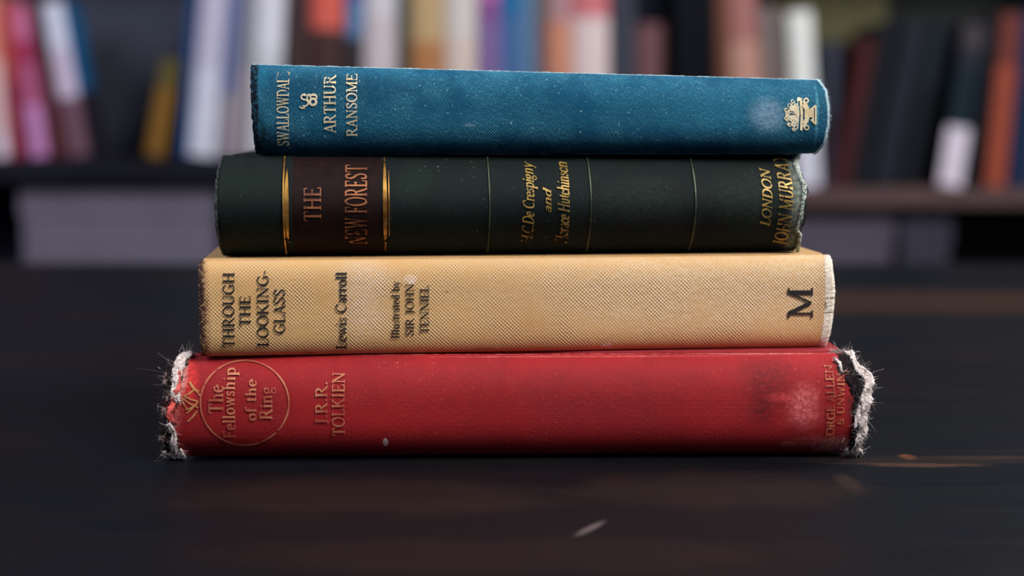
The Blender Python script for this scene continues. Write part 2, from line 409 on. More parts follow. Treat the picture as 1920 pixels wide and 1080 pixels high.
# ------------------------------------------------------------------ an old book lying flat, spine towards us
class Book:
    """frame of one lying book: S(u, v) is its spine surface, u along the spine, v bottom to top"""
    def __init__(s, xl, xr, yl, yr, zb, ztl, ztr, bulge, pw=2.4, wav=0.0, pe=1 / 1.6):
        s.pe = pe
        # xl/xr: spine ends, yl/yr: depth of the spine corners at those ends
        s.o = Vector((xl, yl, zb)); s.xr = xr
        s.dx = xr - xl; s.dy = yr - yl
        s.L = math.hypot(s.dx, s.dy)
        s.ang = math.atan2(s.dy, s.dx)
        s.tl, s.tr, s.b, s.pw = ztl - zb, ztr - zb, bulge, pw
        s.wav = wav
        s.M = Matrix.Translation(s.o) @ Matrix.Rotation(s.ang, 4, 'Z')
        N = 80; s.arc = [0.0]
        T = s.T = (s.tl + s.tr) / 2
        pr = (-s.b * s.prof(0), 0)
        for i in range(1, N + 1):
            v = i / N; q = (-s.b * s.prof(v), v * T)
            s.arc.append(s.arc[-1] + math.hypot(q[0] - pr[0], q[1] - pr[1])); pr = q
    def prof(s, v):
        v = min(1, max(0, v))
        return max(0.0, 1 - abs(2 * v - 1) ** s.pw) ** s.pe
    def arcv(s, v):
        v = min(1, max(0, v)) * 80; i = min(79, int(v))
        return s.arc[i] + (s.arc[i + 1] - s.arc[i]) * (v - i)
    def thick(s, u): return s.tl + (s.tr - s.tl) * u
    def local(s, u, v, off=0.0):
        y = -s.b * s.prof(v)
        e = 0.01
        dz = (min(1, v + e) - max(0, v - e)) * s.T; dy = -s.b * (s.prof(v + e) - s.prof(v - e))
        l = math.hypot(dy, dz) or 1
        wv = s.wav * (math.sin(u * 9.1 + 1) + .6 * math.sin(u * 23 + v * 2)) if s.wav else 0
        return Vector((u * s.L, y - off * dz / l + wv, v * s.thick(u) + off * dy / l))
    def world(s, u, v, off=0.0): return s.M @ s.local(u, v, off)
    def uv(s, px, py):
        u, v = .5, .5
        e = 1e-3
        for _ in range(14):
            x0, y0 = project(s.world(u, v))
            ex, ey = px - x0, py - y0
            if abs(ex) + abs(ey) < .01: break
            vv = min(.97, max(.03, v))
            xa, ya = project(s.world(u + e, vv)); xb, yb = project(s.world(u, vv + e))
            x1, y1 = project(s.world(u, vv))
            a, c = (xa - x1) / e, (ya - y1) / e
            b, d = (xb - x1) / e, (yb - y1) / e
            det = a * d - b * c
            if abs(det) < 1e-6: break
            u += .9 * (ex * d - b * ey) / det
            v = min(1.0, max(0.0, v + .9 * (a * ey - c * ex) / det))
        return u, v
    def st(s, px, py):   # surface metres at a place on the spine
        u, v = s.uv(px, py); return u * s.L, s.arcv(v)

def interp(tab, v):
    if v <= tab[0][0]: return tab[0][1]
    for (a, x), (b, y) in zip(tab, tab[1:]):
        if v <= b: return x + (y - x) * (v - a) / (b - a)
    return tab[-1][1]

def make_book(bk, name, label, clothm, boardm, pagem, W, endl, endr, jag=(0.0, 0.0), board=.0026, nu=150, binl=.0, grooves=()):
    root = empty(name, bk.o, (0, 0, bk.ang)); tag(root, label, 'book', 'stack of four old books on the table')
    # spine cloth: from joint groove over the spine to the other joint
    me = bpy.data.meshes.new('spine'); bm = bmesh.new(); uvl = bm.loops.layers.uv.new('UVMap')
    nv = 36
    vlist = [0.5 - 0.5 * math.cos(math.pi * i / nv) for i in range(nv + 1)]
    J = [(.0062, -.00035), (.0042, -.0013), (.0020, -.0011), (.0006, -.0003)]   # (y, dz) joint, seen from the top board
    rnd = random.Random(hash(name) % 1000 if False else len(label))
    def jn(i, amp, ph): return amp * (math.sin(i * 1.7 + ph) + .7 * math.sin(i * 3.9 + 2 * ph) + .5 * math.sin(i * 9.3 + ph)) + rnd.uniform(-1, 1) * amp * .6
    rows = []
    seq = [('b', k) for k in range(len(J))] + [('s', v) for v in vlist] + [('t', k) for k in range(len(J) - 1, -1, -1)]
    edl = []; edr = []
    for i, (kd, q) in enumerate(seq):
        v = q if kd == 's' else (0 if kd == 'b' else 1)
        edl.append(interp(endl, v) + (jn(i, jag[0], 1.0) if jag[0] else 0))
        edr.append(interp(endr, v) + (jn(i, jag[1], 2.0) if jag[1] else 0))
    for i, (kd, q) in enumerate(seq):
        row = []
        for j in range(nu + 1):
            t = j / nu
            if kd == 's':
                u = (edl[i] + (bk.L + edr[i] - edl[i]) * t) / bk.L
                p = bk.local(u, q)
                for (gu, gd, gw) in grooves:
                    d = (u - gu) * bk.L / gw
                    if abs(d) < 3: p.y -= gd * math.exp(-d * d)
                w_ = bk.arcv(q)
            else:
                u = (edl[i] + (bk.L + edr[i] - edl[i]) * t) / bk.L
                yy, dz = J[q]
                th = bk.thick(u)
                p = Vector((u * bk.L, yy, th + dz if kd == 't' else -dz))
                w_ = bk.arc[-1] + yy if kd == 't' else -yy
            row.append((bm.verts.new(p), (u * bk.L, w_)))
        rows.append(row)
    for i in range(len(rows) - 1):
        for j in range(nu):
            q = [rows[i][j], rows[i][j + 1], rows[i + 1][j + 1], rows[i + 1][j]]
            f = bm.faces.new([a[0] for a in q])
            for lp, a in zip(f.loops, q): lp[uvl].uv = a[1]
    bm.normal_update(); bm.to_mesh(me); bm.free()
    sp = link('spine', me, clothm, root)
    md = sp.modifiers.new('cloth thickness', 'SOLIDIFY'); md.thickness = .0011; md.offset = -1
    # boards
    for nm, top in (('front_cover', True), ('back_cover', False)):
        me = bpy.data.meshes.new(nm); bm = bmesh.new(); uvl = bm.loops.layers.uv.new('UVMap')
        y0, y1 = .0050, W
        prof = [(y0 + .0004, 0.0), (y1 - .0006, 0.0), (y1, -.0006), (y1, -board + .0005), (y1 - .0005, -board), (y0, -board), (y0 - .0002, -board / 2), (y0, -.0004)]
        secs = []
        nx = 24
        x_s = .0008 + binl
        xs = [x_s] + [x_s + (bk.L - x_s) * j / nx for j in range(1, nx)] + [bk.L - .0008]
        for x in xs:
            u = x / bk.L; th = bk.thick(u)
            secs.append([bm.verts.new(Vector((x, y, th + dz if top else -dz))) for y, dz in prof])
        m = len(prof)
        acc = [0]
        for k in range(m): a = prof[k]; b = prof[(k + 1) % m]; acc.append(acc[-1] + math.hypot(a[0] - b[0], a[1] - b[1]))
        for j in range(len(secs) - 1):
            for k in range(m):
                k2 = (k + 1) % m
                f = bm.faces.new((secs[j][k], secs[j][k2], secs[j + 1][k2], secs[j + 1][k]))
                for lp, q in zip(f.loops, ((xs[j], acc[k]), (xs[j], acc[k + 1]), (xs[j + 1], acc[k + 1]), (xs[j + 1], acc[k]))): lp[uvl].uv = q
        bm.faces.new(secs[0][::-1]); bm.faces.new(secs[-1])
        bmesh.ops.recalc_face_normals(bm, faces=bm.faces)
        bm.to_mesh(me); bm.free()
        link(nm, me, boardm, root, smooth=False)
    # page block with rounded back and hollow fore edge
    bm = bmesh.new(); secs = []
    ins = .0035
    ring = []
    n = 14
    for i in range(n + 1):
        v = i / n
        ring.append((-.6 * bk.b * bk.prof(v) + .0030, v))
    for i in range(n + 1):
        v = 1 - i / n
        ring.append((W - .005 - .5 * bk.b * math.sin(math.pi * v), v))
    for x in (ins + binl, bk.L * .25, bk.L * .5, bk.L * .75, bk.L - ins):
        th = bk.thick(x / bk.L) - 2 * board - .0002
        secs.append([bm.verts.new(Vector((x, y, board + .0001 + v * th))) for y, v in ring])
    m = len(ring)
    for a, b in zip(secs, secs[1:]):
        for k in range(m):
            bm.faces.new((a[k], a[(k + 1) % m], b[(k + 1) % m], b[k]))
    bm.faces.new(secs[0][::-1]); bm.faces.new(secs[-1])
    from_bm('page_block', bm, pagem, root)
    # headbands at both ends
    for x, s_ in ((ins + binl - .0006, 1), (bk.L - ins + .0006, -1)):
        bm = bmesh.new()
        pts = [Vector((x, -.6 * bk.b * bk.prof(v) + .0026, board + v * (bk.T - 2 * board))) for v in [i / 12 for i in range(1, 12)]]
        tube(bm, pts, .0008, 6, False)
        from_bm('headband', bm, boardm, root, True)
    return root

def quads_mesh(bk, name, quads, mat, parent, fn, off=.00032, label=None):
    """quads in block coordinates -> mesh hugging the spine; fn maps block coords to (u, v)"""
    me = bpy.data.meshes.new(name); bm = bmesh.new(); uvl = bm.loops.layers.uv.new('UVMap')
    for i, qd in enumerate(quads):
        vs4 = []; uvs = []
        for p in qd:
            u, v = fn(*p)
            vs4.append(bm.verts.new(bk.local(u, v, off + (i % 7) * .000002)))
            uvs.append((u * bk.L, bk.arcv(v)))
        f = bm.faces.new(vs4)
        for lp, q in zip(f.loops, uvs): lp[uvl].uv = q
    bm.normal_update()
    for f in bm.faces:
        if f.normal.y > 0: f.normal_flip()
    bm.to_mesh(me); bm.free()
    o = link(name, me, mat, parent, False)
    if label: o['label'] = label
    return o

def text_lines(bk, name, lines, mat, parent, label=None, track=.04):
    """lines: (text, x_captop, x_base, y_start(bottom), y_end(top), italic, x shift along the line)"""
    allq = []; tot = []
    for ln_ in lines:
        text, xa, xb, y0, y1, it = ln_[:6]
        slope = ln_[6] if len(ln_) > 6 else 0
        quads, W = set_text(text, it, track)
        c = [bk.uv(xb, y0), bk.uv(xb + slope, y1), bk.uv(xa, y0), bk.uv(xa + slope, y1)]
        for qd in quads:
            q2 = []
            for gx, gy in qd:
                s = gx / W; t = gy
                uu = (c[0][0] * (1 - s) + c[1][0] * s) * (1 - t) + (c[2][0] * (1 - s) + c[3][0] * s) * t
                vv = (c[0][1] * (1 - s) + c[1][1] * s) * (1 - t) + (c[2][1] * (1 - s) + c[3][1] * s) * t
                q2.append((uu, vv))
            allq.append(q2)
    return quads_mesh(bk, name, allq, mat, parent, lambda u, v: (u, v), off=.00048, label=label)

def px_strokes(bk, name, strokes, mat, parent, off=.00034, label=None):
    """strokes given as places on the spine: (list of (px,py), width_px)"""
    allq = []
    for pts, wd in strokes:
        for qd in strip(pts, wd):
            allq.append([bk.uv(*p) for p in qd])
    return quads_mesh(bk, name, allq, mat, parent, lambda u, v: (u, v), off=off, label=label)

def fray(bk, name, ribbons, fibres, mat, parent, seed, label):
    """torn cloth: ragged, crumpled ribbons with thickness and loose fibres standing off the spine"""
    rnd = random.Random(seed); bm = bmesh.new()
    strands = []
    for pts, wd, off in ribbons:
        k = 3 if wd > 7 else 1
        for q in range(k):
            f = (q - (k - 1) / 2) / k
            strands.append((pts, wd * (.62 if k > 1 else 1), off + rnd.uniform(-.0002, .0003), f * wd * .9))
    for pts, wd, off, side in strands:
        dense = []
        for a, b in zip(pts, pts[1:]):
            n = max(2, int(math.hypot(b[0] - a[0], b[1] - a[1]) / 2.4))
            dense += [(a[0] + (b[0] - a[0]) * i / n, a[1] + (b[1] - a[1]) * i / n) for i in range(n)]
        dense.append(pts[-1])
        n = len(dense); rings = []
        ph = rnd.uniform(0, 6)
        for i, (x, y) in enumerate(dense):
            a = dense[max(0, i - 1)]; b = dense[min(n - 1, i + 1)]
            dx, dy = b[0] - a[0], b[1] - a[1]; l = math.hypot(dx, dy) or 1
            end = min(1, .35 + 4 * min(i, n - 1 - i) / n)
            h = wd / 2 * end * (1 + .25 * math.sin(i * .5 + ph) + rnd.uniform(-.35, .35))
            sh = side + wd * (.22 * math.sin(i * .33 + ph) + rnd.uniform(-.12, .12))
            nx, ny = -dy / l, dx / l
            o1 = off + .0003 * math.sin(i * .45 + ph) + rnd.uniform(-.00012, .00012)
            ring = []
            for k in range(9):
                an = 2 * math.pi * k / 9
                cx = math.cos(an) * (1 + rnd.uniform(-.25, .25)); dz = math.sin(an) * .00045 * (1 + rnd.uniform(-.4, .4))
                u, v = bk.uv(x + nx * (h * cx + sh), y + ny * (h * cx + sh))
                ring.append(bm.verts.new(bk.local(u, v, o1 + dz)))
            rings.append(ring)
            # short threads standing off the torn strip
            if fibres:
                for _ in range(3):
                    u, v = bk.uv(x + nx * sh, y + ny * sh)
                    p = bk.local(u, v, o1)
                    d = Vector((rnd.gauss(0, 1), rnd.uniform(-.6, .3), rnd.gauss(0, 1))).normalized()
                    c = Vector((rnd.gauss(0, .8), 0, rnd.gauss(0, .8)))
                    L = (wd * .5 + rnd.expovariate(.36)) * .000175
                    fp = [p + d * L * t + c * L * t * t for t in (0, .35, .7, 1)]
                    tube(bm, fp, rnd.uniform(.00003, .00006), 3)
        for r0, r1 in zip(rings, rings[1:]):
            for k in range(9): bm.faces.new((r0[k], r0[(k + 1) % 9], r1[(k + 1) % 9], r1[k]))
        bm.faces.new(rings[0][::-1]); bm.faces.new(rings[-1])
    for (x, y, ang, ln_px, n, spread) in fibres:
        for _ in range(max(1, n // 3)):
            px, py = x + rnd.gauss(0, spread * 1.5), y + rnd.gauss(0, spread * 1.5)
            u, v = bk.uv(px, py)
            p = bk.local(u, v, .0002)
            a = math.radians(ang + rnd.gauss(0, 32))
            L = ln_px * rnd.uniform(.2, .75) * .000175
            d = Vector((math.cos(a), rnd.uniform(-.5, .25), math.sin(a)))
            c = Vector((rnd.uniform(-1.1, 1.1), rnd.uniform(-.4, .4), rnd.uniform(-1.1, 1.1)))
            pts = [p + d * L * t + c * L * t * t for t in (0, .25, .5, .75, 1)]
            for q in pts: q.z = max(q.z, .00012 - 0 * q.z) if bk.o.z <= TABLE_Z + .001 else q.z
            tube(bm, pts, rnd.uniform(.00003, .00008), 4)
    for v in bm.verts:
        if v.co.z < -.0003 and bk.o.z < TABLE_Z + .001: v.co.z = -.0003
    o = from_bm(name, bm, mat, parent, True)
    if label: o['label'] = label
    return o

def fuzz(bk, parent, mat, v, n, seed, L=.0011, u0=0.0, u1=1.0, r=.00003):
    rnd = random.Random(seed); bm = bmesh.new()
    for _ in range(n):
        u = rnd.uniform(u0, u1); vv = v + rnd.uniform(-.02, .0)
        p = bk.local(u, min(1, max(0, vv)), 0)
        l = L * rnd.uniform(.3, 1.2)
        d = Vector((rnd.uniform(-1, 1), rnd.uniform(-.8, .1), rnd.uniform(.1, .9) * (1 if v > .5 else -1)))
        c = Vector((rnd.uniform(-1, 1), 0, rnd.uniform(-.6, .6)))
        tube(bm, [p, p + d * l * .5, p + d * l * .8 + c * l * .3], r, 3)
    o = from_bm('loose_threads', bm, mat, parent, True); o['kind'] = 'stuff'; return o

def rim(bk, parent, mat, name, side, endtab, r, v0=.02, v1=.98, jag=.0, off=.0, label=None, seed=1, xo=0.0):
    """rolled cloth edge at one end of the spine"""
    rnd = random.Random(seed); bm = bmesh.new(); pts = []
    n = 40
    for i in range(n + 1):
        v = v0 + (v1 - v0) * i / n
        x = interp(endtab, v) + (bk.L if side > 0 else 0) + xo + rnd.uniform(-1, 1) * jag
        p = bk.local(x / bk.L, v, off); pts.append(p)
    tube(bm, pts, r, 7, False)
    o = from_bm(name, bm, mat, parent, True)
    if label: o['label'] = label
    return o

PAGE = plain('old_page_edges', (176, 158, 128), .85, .2, .2, 40, bump=.0004, stretch=(1, 1, 60))
FRAYW = plain('torn_pale_cloth', (226, 212, 208), .95, .05, .3, 900, bump=.0008)
PX = .000175

# --- red book (bottom)
yL = at_z(330, 857, TABLE_Z).y; yR = at_z(1600, 851, TABLE_Z).y
z1 = (at_y(330, 668, yL).z + at_y(1600, 659, yR).z) / 2
bR = Book(at_y(325, 760, yL - .009).x, at_y(1600, 760, yR - .009).x, yL, yR, TABLE_Z + .0004, z1, z1, .010, 2.6)
# --- cream book
yL = at_z(375, 668, z1 + .0002).y; yR = at_z(1552, 649, z1 + .0002).y
z2 = (at_y(375, 488, yL).z + at_y(1552, 478, yR).z) / 2
bC = Book(at_y(372, 575, yL - .003).x, at_y(1556, 560, yR - .003).x, yL, yR, z1 + .0002, z2, z2, .0042, 4.5)
# --- green book
yL = at_z(402, 480, z2 + .0002).y; yR = at_z(1500, 471, z2 + .0002).y
z3 = (at_y(402, 290, yL).z + at_y(1500, 289, yR).z) / 2
bG = Book(at_y(397, 385, yL - .013).x, at_y(1503, 385, yR - .013).x, yL, yR, z2 + .0002, z3, z3, .0135, 2.0, pe=.85)
# --- blue book
yLb = yL + .002; yRb = yR - .004
bB = Book(at_y(470, 205, yLb - .006).x, at_y(1546, 220, yRb - .006).x, yLb, yRb, z3 + .0002, at_y(470, 121, yLb).z, at_y(1546, 150, yRb).z, .0075, 2.8)

def BL(bk, px, py, rx, ry, col, amt, soft=.5, jag=.5):
    s, t = bk.st(px, py); return (s, t, rx * PX, ry * PX, col, amt, soft, jag)

# materials
redm = cloth('red_book_cloth', (156, 26, 32), (110, 20, 28), (186, 52, 56), .0010, .35, .0001, blots=[
    BL(bR, 1440, 712, 40, 34, (66, 16, 22), .62, .9), BL(bR, 1430, 770, 20, 22, (58, 16, 20), .6, .9),
    BL(bR, 1508, 764, 24, 34, (232, 120, 122), .65, .8), BL(bR, 1465, 745, 22, 8, (220, 80, 84), .5, .7),
    BL(bR, 1530, 830, 50, 14, (214, 120, 120), .45, .8), BL(bR, 1478, 832, 12, 6, (230, 140, 130), .5),
    BL(bR, 1570, 840, 34, 22, (222, 170, 168), .55, .7), BL(bR, 1585, 690, 18, 30, (58, 30, 30), .9),
    BL(bR, 1600, 760, 10, 40, (50, 30, 32), .85), BL(bR, 1420, 660, 110, 7, (214, 130, 128), .5),
    BL(bR, 1080, 668, 260, 3, (206, 110, 108), .5), BL(bR, 723, 829, 4.5, 9, (240, 214, 208), 1.6, .3, .1),
    BL(bR, 344, 716, 24, 44, (236, 62, 60), .8), BL(bR, 338, 700, 11, 36, (244, 196, 190), 1.0, .6),
    BL(bR, 325, 770, 12, 30, (222, 130, 126), .6, .7), BL(bR, 312, 745, 10, 44, (96, 66, 64), .7),
    BL(bR, 1100, 740, 120, 60, (120, 28, 38), .4), BL(bR, 720, 800, 220, 40, (176, 30, 38), .35, .8),
    BL(bR, 395, 835, 80, 14, (100, 24, 34), .6), BL(bR, 1560, 650, 30, 8, (190, 50, 60), .5)],
    edge=(0.0, bR.arc[-1], .0009, (206, 112, 108), .65), rough=.72, spec=.25, speck=((214, 110, 104), .35, .68), diag=True, varamt=.55)
redb = cloth('red_board_cloth', (140, 28, 36), (100, 20, 30), (185, 70, 72), .0011, .4, .0001, rough=.75, spec=.25, diag=True)
creamm = cloth('cream_buckram', (208, 164, 108), (190, 142, 90), (246, 220, 178), .00125, .50, .00024, blots=[
    BL(bC, 685, 560, 36, 66, (226, 202, 184), .55, .7), BL(bC, 690, 520, 50, 26, (220, 190, 160), .45, .7),
    BL(bC, 770, 524, 12, 9, (240, 216, 200), .8, .4, .2), BL(bC, 1137, 647, 10, 6, (222, 216, 208), .95, .3, .2), BL(bC, 1166, 586, 16, 12, (226, 198, 160), .5, .6),
    BL(bC, 1250, 520, 60, 20, (232, 200, 156), .4, .8), BL(bC, 1000, 600, 90, 40, (188, 134, 84), .35, .8),
    BL(bC, 378, 610, 13, 150, (92, 48, 40), .95, .5, .2), BL(bC, 371, 560, 11, 200, (56, 36, 36), 1.4, .5, .15),
    BL(bC, 838, 547, 3, 2, (70, 44, 30), .95, .3, .1), BL(bC, 578, 662, 12, 3, (80, 44, 32), .8, .4, .2),
    BL(bC, 960, 661, 600, 3, (140, 84, 56), .55, .8), BL(bC, 1540, 560, 10, 60, (172, 118, 78), .6, .7),  # includes a thin darker line along the lower edge
    BL(bC, 1330, 545, 330, 70, (228, 200, 168), .75, .9), BL(bC, 1380, 640, 130, 16, (196, 138, 98), .5, .9), BL(bC, 1500, 500, 60, 24, (232, 208, 172), .4, .8),  # broad pale patches paint the light falling brighter on the right
    BL(bC, 1000, 482, 560, 3, (120, 90, 60), .4, .8)],  # thin darker line along the upper edge
    rough=.8, spec=.2, varamt=.35, sw=0)
creamb = cloth('cream_board_cloth', (190, 150, 98), (160, 116, 74), (226, 196, 150), .00145, .5, .0002)
greenm = cloth('green_book_cloth', (7, 21, 20), (5, 10, 18), (44, 60, 58), .0008, .2, .00010, blots=[
    BL(bG, 460, 345, 50, 34, (8, 34, 18), .6, .8), BL(bG, 780, 340, 30, 40, (20, 50, 32), .4, .8),
    BL(bG, 1496, 385, 10, 110, (150, 160, 150), .75, .8, .5), BL(bG, 1480, 430, 10, 60, (90, 100, 94), .5, .8),
    BL(bG, 404, 380, 3, 100, (120, 124, 124), .6, .7, .7), BL(bG, 1200, 380, 80, 40, (36, 48, 40), .5, .8), BL(bG, 1400, 380, 70, 50, (40, 52, 44), .5, .8)],
    edge=(0.0, bG.arc[-1], .0006, (120, 130, 110), .5), rough=.75, spec=.2, speck=((110, 130, 120), .6, .70), varamt=.5)
greenb = cloth('green_board_cloth', (16, 28, 27), (12, 18, 22), (40, 60, 52), .0007, .3, .0001)
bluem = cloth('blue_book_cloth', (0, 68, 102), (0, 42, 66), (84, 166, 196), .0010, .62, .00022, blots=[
    BL(bB, 1438, 216, 28, 24, (186, 204, 226), .75, .9), BL(bB, 1380, 215, 110, 34, (50, 136, 172), .55, .9),  # sheen painted into the cloth: pale highlight and brighter middle
    BL(bB, 475, 200, 9, 150, (10, 16, 24), 1.3, .3, .35), BL(bB, 500, 265, 26, 26, (14, 34, 52), .7),
    BL(bB, 494, 150, 9, 22, (20, 120, 150), .4, .5, .9), BL(bB, 495, 232, 12, 8, (30, 120, 140), .4), BL(bB, 488, 250, 12, 30, (10, 24, 36), .8),
    BL(bB, 640, 160, 160, 20, (8, 48, 70), .55, .8), BL(bB, 1532, 215, 3, 50, (110, 190, 210), .7, .8),
    BL(bB, 880, 235, 12, 3, (150, 190, 200), .5), BL(bB, 1020, 270, 300, 5, (10, 58, 90), .4, .8),
    BL(bB, 770, 235, 120, 30, (20, 96, 130), .4, .9), BL(bB, 1150, 200, 200, 40, (0, 86, 124), .4, .9)],
    edge=(0.0, bB.arc[-1], .0005, (170, 200, 206), .8), rough=.8, spec=.12, speck=((150, 190, 205), .6, .67), diag=False, varamt=.45, streak=(2700, 1000, 1), sw=.6)  # edge band: rubbed threads, paled to paint the rim-lit top line
blueb = cloth('blue_board_cloth', (0, 66, 98), (6, 44, 68), (60, 120, 146), .0009, .35, .0001, diag=True)

GOLD = lambda nm, worn, c1=(214, 176, 112), c2=(150, 112, 62), **k: foil(nm, c1, c2, worn, **k)

# end shapes of the spine cloth: (v, metres beyond the end)
eRl = [(0, .0035), (.12, .001), (.3, -.0005), (.6, .0), (.8, .002), (1, .0045)]
eRr = [(0, -.001), (.15, .0002), (.45, .0006), (.7, -.0002), (.88, -.0022), (1, -.0045)]
red = make_book(bR, 'old_book', 'thick red cloth hardback with torn white spine ends, lying at the bottom of the stack', redm, redb, PAGE, .150, eRl, eRr, (.0006, .0005), binl=.0068)
eC = [(0, .0), (.5, .0), (1, .0)]
cream = make_book(bC, 'old_book', 'cream buckram hardback with black lettering, lying between the red and the dark green book', creamm, creamb, PAGE, .132, eC, [(0, -.0012), (.3, 0), (.5, .0004), (.8, 0), (1, -.0004)], (0, .00015))
gl = [(0, .0012), (.15, .0004), (.5, 0), (.85, .0004), (1, .0014)]
gr = [(0, .0), (.10, .0004), (.22, -.0002), (.35, .0005), (.5, .0003), (.66, .0012), (.75, .0006), (.85, -.0008), (1, -.001)]
green = make_book(bG, 'old_book', 'dark green ribbed cloth hardback with a maroon title panel, lying second from top', greenm, greenb, PAGE, .140, gl, gr, (.0001, .00025), binl=.003,
    grooves=[(bG.uv(x, 385)[0], .0005, .0011) for x in (541, 722, 918, 1108, 1304)])
blue = make_book(bB, 'old_book', 'blue cloth hardback with gilt urn on its spine, topmost in the stack', bluem, blueb, PAGE, .124, [(0, .0006), (.5, 0), (1, -.0004)], [(0, -.002), (.15, -.0002), (.5, .0006), (.85, -.0002), (1, -.0018)], (.00012, .0001))

# ---- blue book lettering and urn
gb = GOLD('blue_book_gilding', .33, (250, 236, 204), (222, 196, 150), blots=[(*bB.st(532, 150), 60 * PX, 28 * PX, .14), (*bB.st(625, 150), 60 * PX, 12 * PX, .12)])
text_lines(bB, 'title_lettering', [('SWALLOWDALE', 521, 543, 272, 136, 0)], gb, blue, 'worn gold title letters')
text_lines(bB, 'author_lettering', [('ARTHUR', 608, 630, 249, 142, 0), ('RANSOME', 650, 670, 255, 140, 0)], gb, blue, 'gold author name letters')
def arcp(cx, cy, rx, ry, a0, a1, n=14):
    return [(cx + rx * math.cos(math.radians(a0 + (a1 - a0) * i / n)), cy - ry * math.sin(math.radians(a0 + (a1 - a0) * i / n))) for i in range(n + 1)]
px_strokes(bB, 'ornament', [
    (arcp(571, 182, 6, 5, 60, 270) + arcp(571, 193, 7, 6, 90, -120), 3), ([(562, 200), (566, 203), (572, 202)], 3),
    (arcp(588, 182, 6, 5, -60, 200), 3), (arcp(587, 191, 6, 6, 0, 360), 4.5), (arcp(581, 184, 5, 7, 90, 260), 3), ([(566, 178), (574, 180), (582, 178), (592, 180)], 2)], gb, blue)
# urn of flowers, lying on its side: foot to the right, bouquet to the left
rnd = random.Random(3)
ur = [([(1501, 184), (1503, 215), (1502, 244)], 4.5), ([(1506, 190), (1513, 200), (1516, 213)], 5), ([(1506, 238), (1513, 226), (1516, 215)], 5),
      ([(1505, 196), (1511, 205), (1512, 218)], 6), ([(1506, 232), (1511, 224), (1513, 212)], 6), ([(1508, 214), (1524, 214)], 12), ([(1514, 212), (1524, 212)], 16), ([(1529, 198), (1529, 233)], 3),
      ([(1520, 205), (1529, 198)], 3), ([(1520, 224), (1529, 233)], 3), ([(1524, 203), (1524, 228)], 3),
      (arcp(1511, 189, 4, 4, 0, 360, 10), 2.5), (arcp(1512, 239, 4, 4, 0, 360, 10), 2.5)]
for _ in range(46):
    a = rnd.uniform(90, 270); r = math.sqrt(rnd.uniform(.02, 1))
    cx = 1498 + 26 * r * math.cos(math.radians(a)); cy = 214 - 31 * r * math.sin(math.radians(a))
    rr = rnd.uniform(1.6, 3.4)
    ur.append((arcp(cx, cy, rr, rr, rnd.uniform(0, 90), rnd.uniform(260, 400), 8), rnd.uniform(1.3, 2.4)))
for a in range(100, 265, 18):
    ur.append(([(1498, 214), (1498 + 22 * math.cos(math.radians(a)), 214 - 27 * math.sin(math.radians(a)))], 1.3))
px_strokes(bB, 'urn_emblem', ur, foil('urn_gilding', (250, 238, 206), (222, 200, 156), .28, 500, .5, .1), blue, label='gold stamped urn of flowers')
lightblue = plain('rubbed_lit_blue_edge', (176, 204, 214), .85, .2, .3, 900)  # rubbed cloth colour, paled to imitate rim light on fuzz and edges
rim(bB, blue, lightblue, 'spine_edge', 1, [(0, -.002), (.15, -.0002), (.5, .0006), (.85, -.0002), (1, -.0018)], .00045, 0.0, 1.0, .00012, .0, 'pale rubbed rolled edge with painted rim light', 2)
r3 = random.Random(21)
for v_, segs in ((1.0, [(0.0, 1.0)]), (0.0, [(.03, .30), (.34, .52), (.56, .98)])):  # pale tubes added along the folds; the top one imitates rim-lit fuzz
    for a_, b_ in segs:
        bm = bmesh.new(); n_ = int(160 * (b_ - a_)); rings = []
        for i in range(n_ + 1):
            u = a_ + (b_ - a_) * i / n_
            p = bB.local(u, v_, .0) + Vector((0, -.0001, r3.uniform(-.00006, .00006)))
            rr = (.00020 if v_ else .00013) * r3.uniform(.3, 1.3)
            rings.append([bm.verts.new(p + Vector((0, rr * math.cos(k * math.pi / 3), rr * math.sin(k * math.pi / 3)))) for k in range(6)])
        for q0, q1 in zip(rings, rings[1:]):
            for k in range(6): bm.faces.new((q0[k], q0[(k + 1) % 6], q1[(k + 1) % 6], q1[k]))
        o = from_bm('worn_lit_fold', bm, lightblue, blue, True); o['label'] = 'pale rubbed fold along the spine with painted rim light'
fuzz(bB, blue, lightblue, 1.0, 520, 5, .0008)
fuzz(bB, blue, lightblue, 0.0, 260, 6, .0007, .05, .95)
bm = bmesh.new()
r2 = random.Random(8)
for i in range(90):
    v = r2.uniform(.03, .97)
    p = bB.local((bB.L + interp([(0, -.002), (.15, -.0002), (.5, .0008), (.85, -.0002), (1, -.0018)], v)) / bB.L, v, 0)
    tube(bm, [p, p + Vector((r2.uniform(.2, 1), r2.uniform(-.4, .4), r2.uniform(-.7, .7))) * .0007, p + Vector((r2.uniform(.4, 1.2), r2.uniform(-.4, .4), r2.uniform(-1, 1))) * .0011], .00004, 3)
o = from_bm('loose_threads', bm, lightblue, blue, True); o['kind'] = 'stuff'

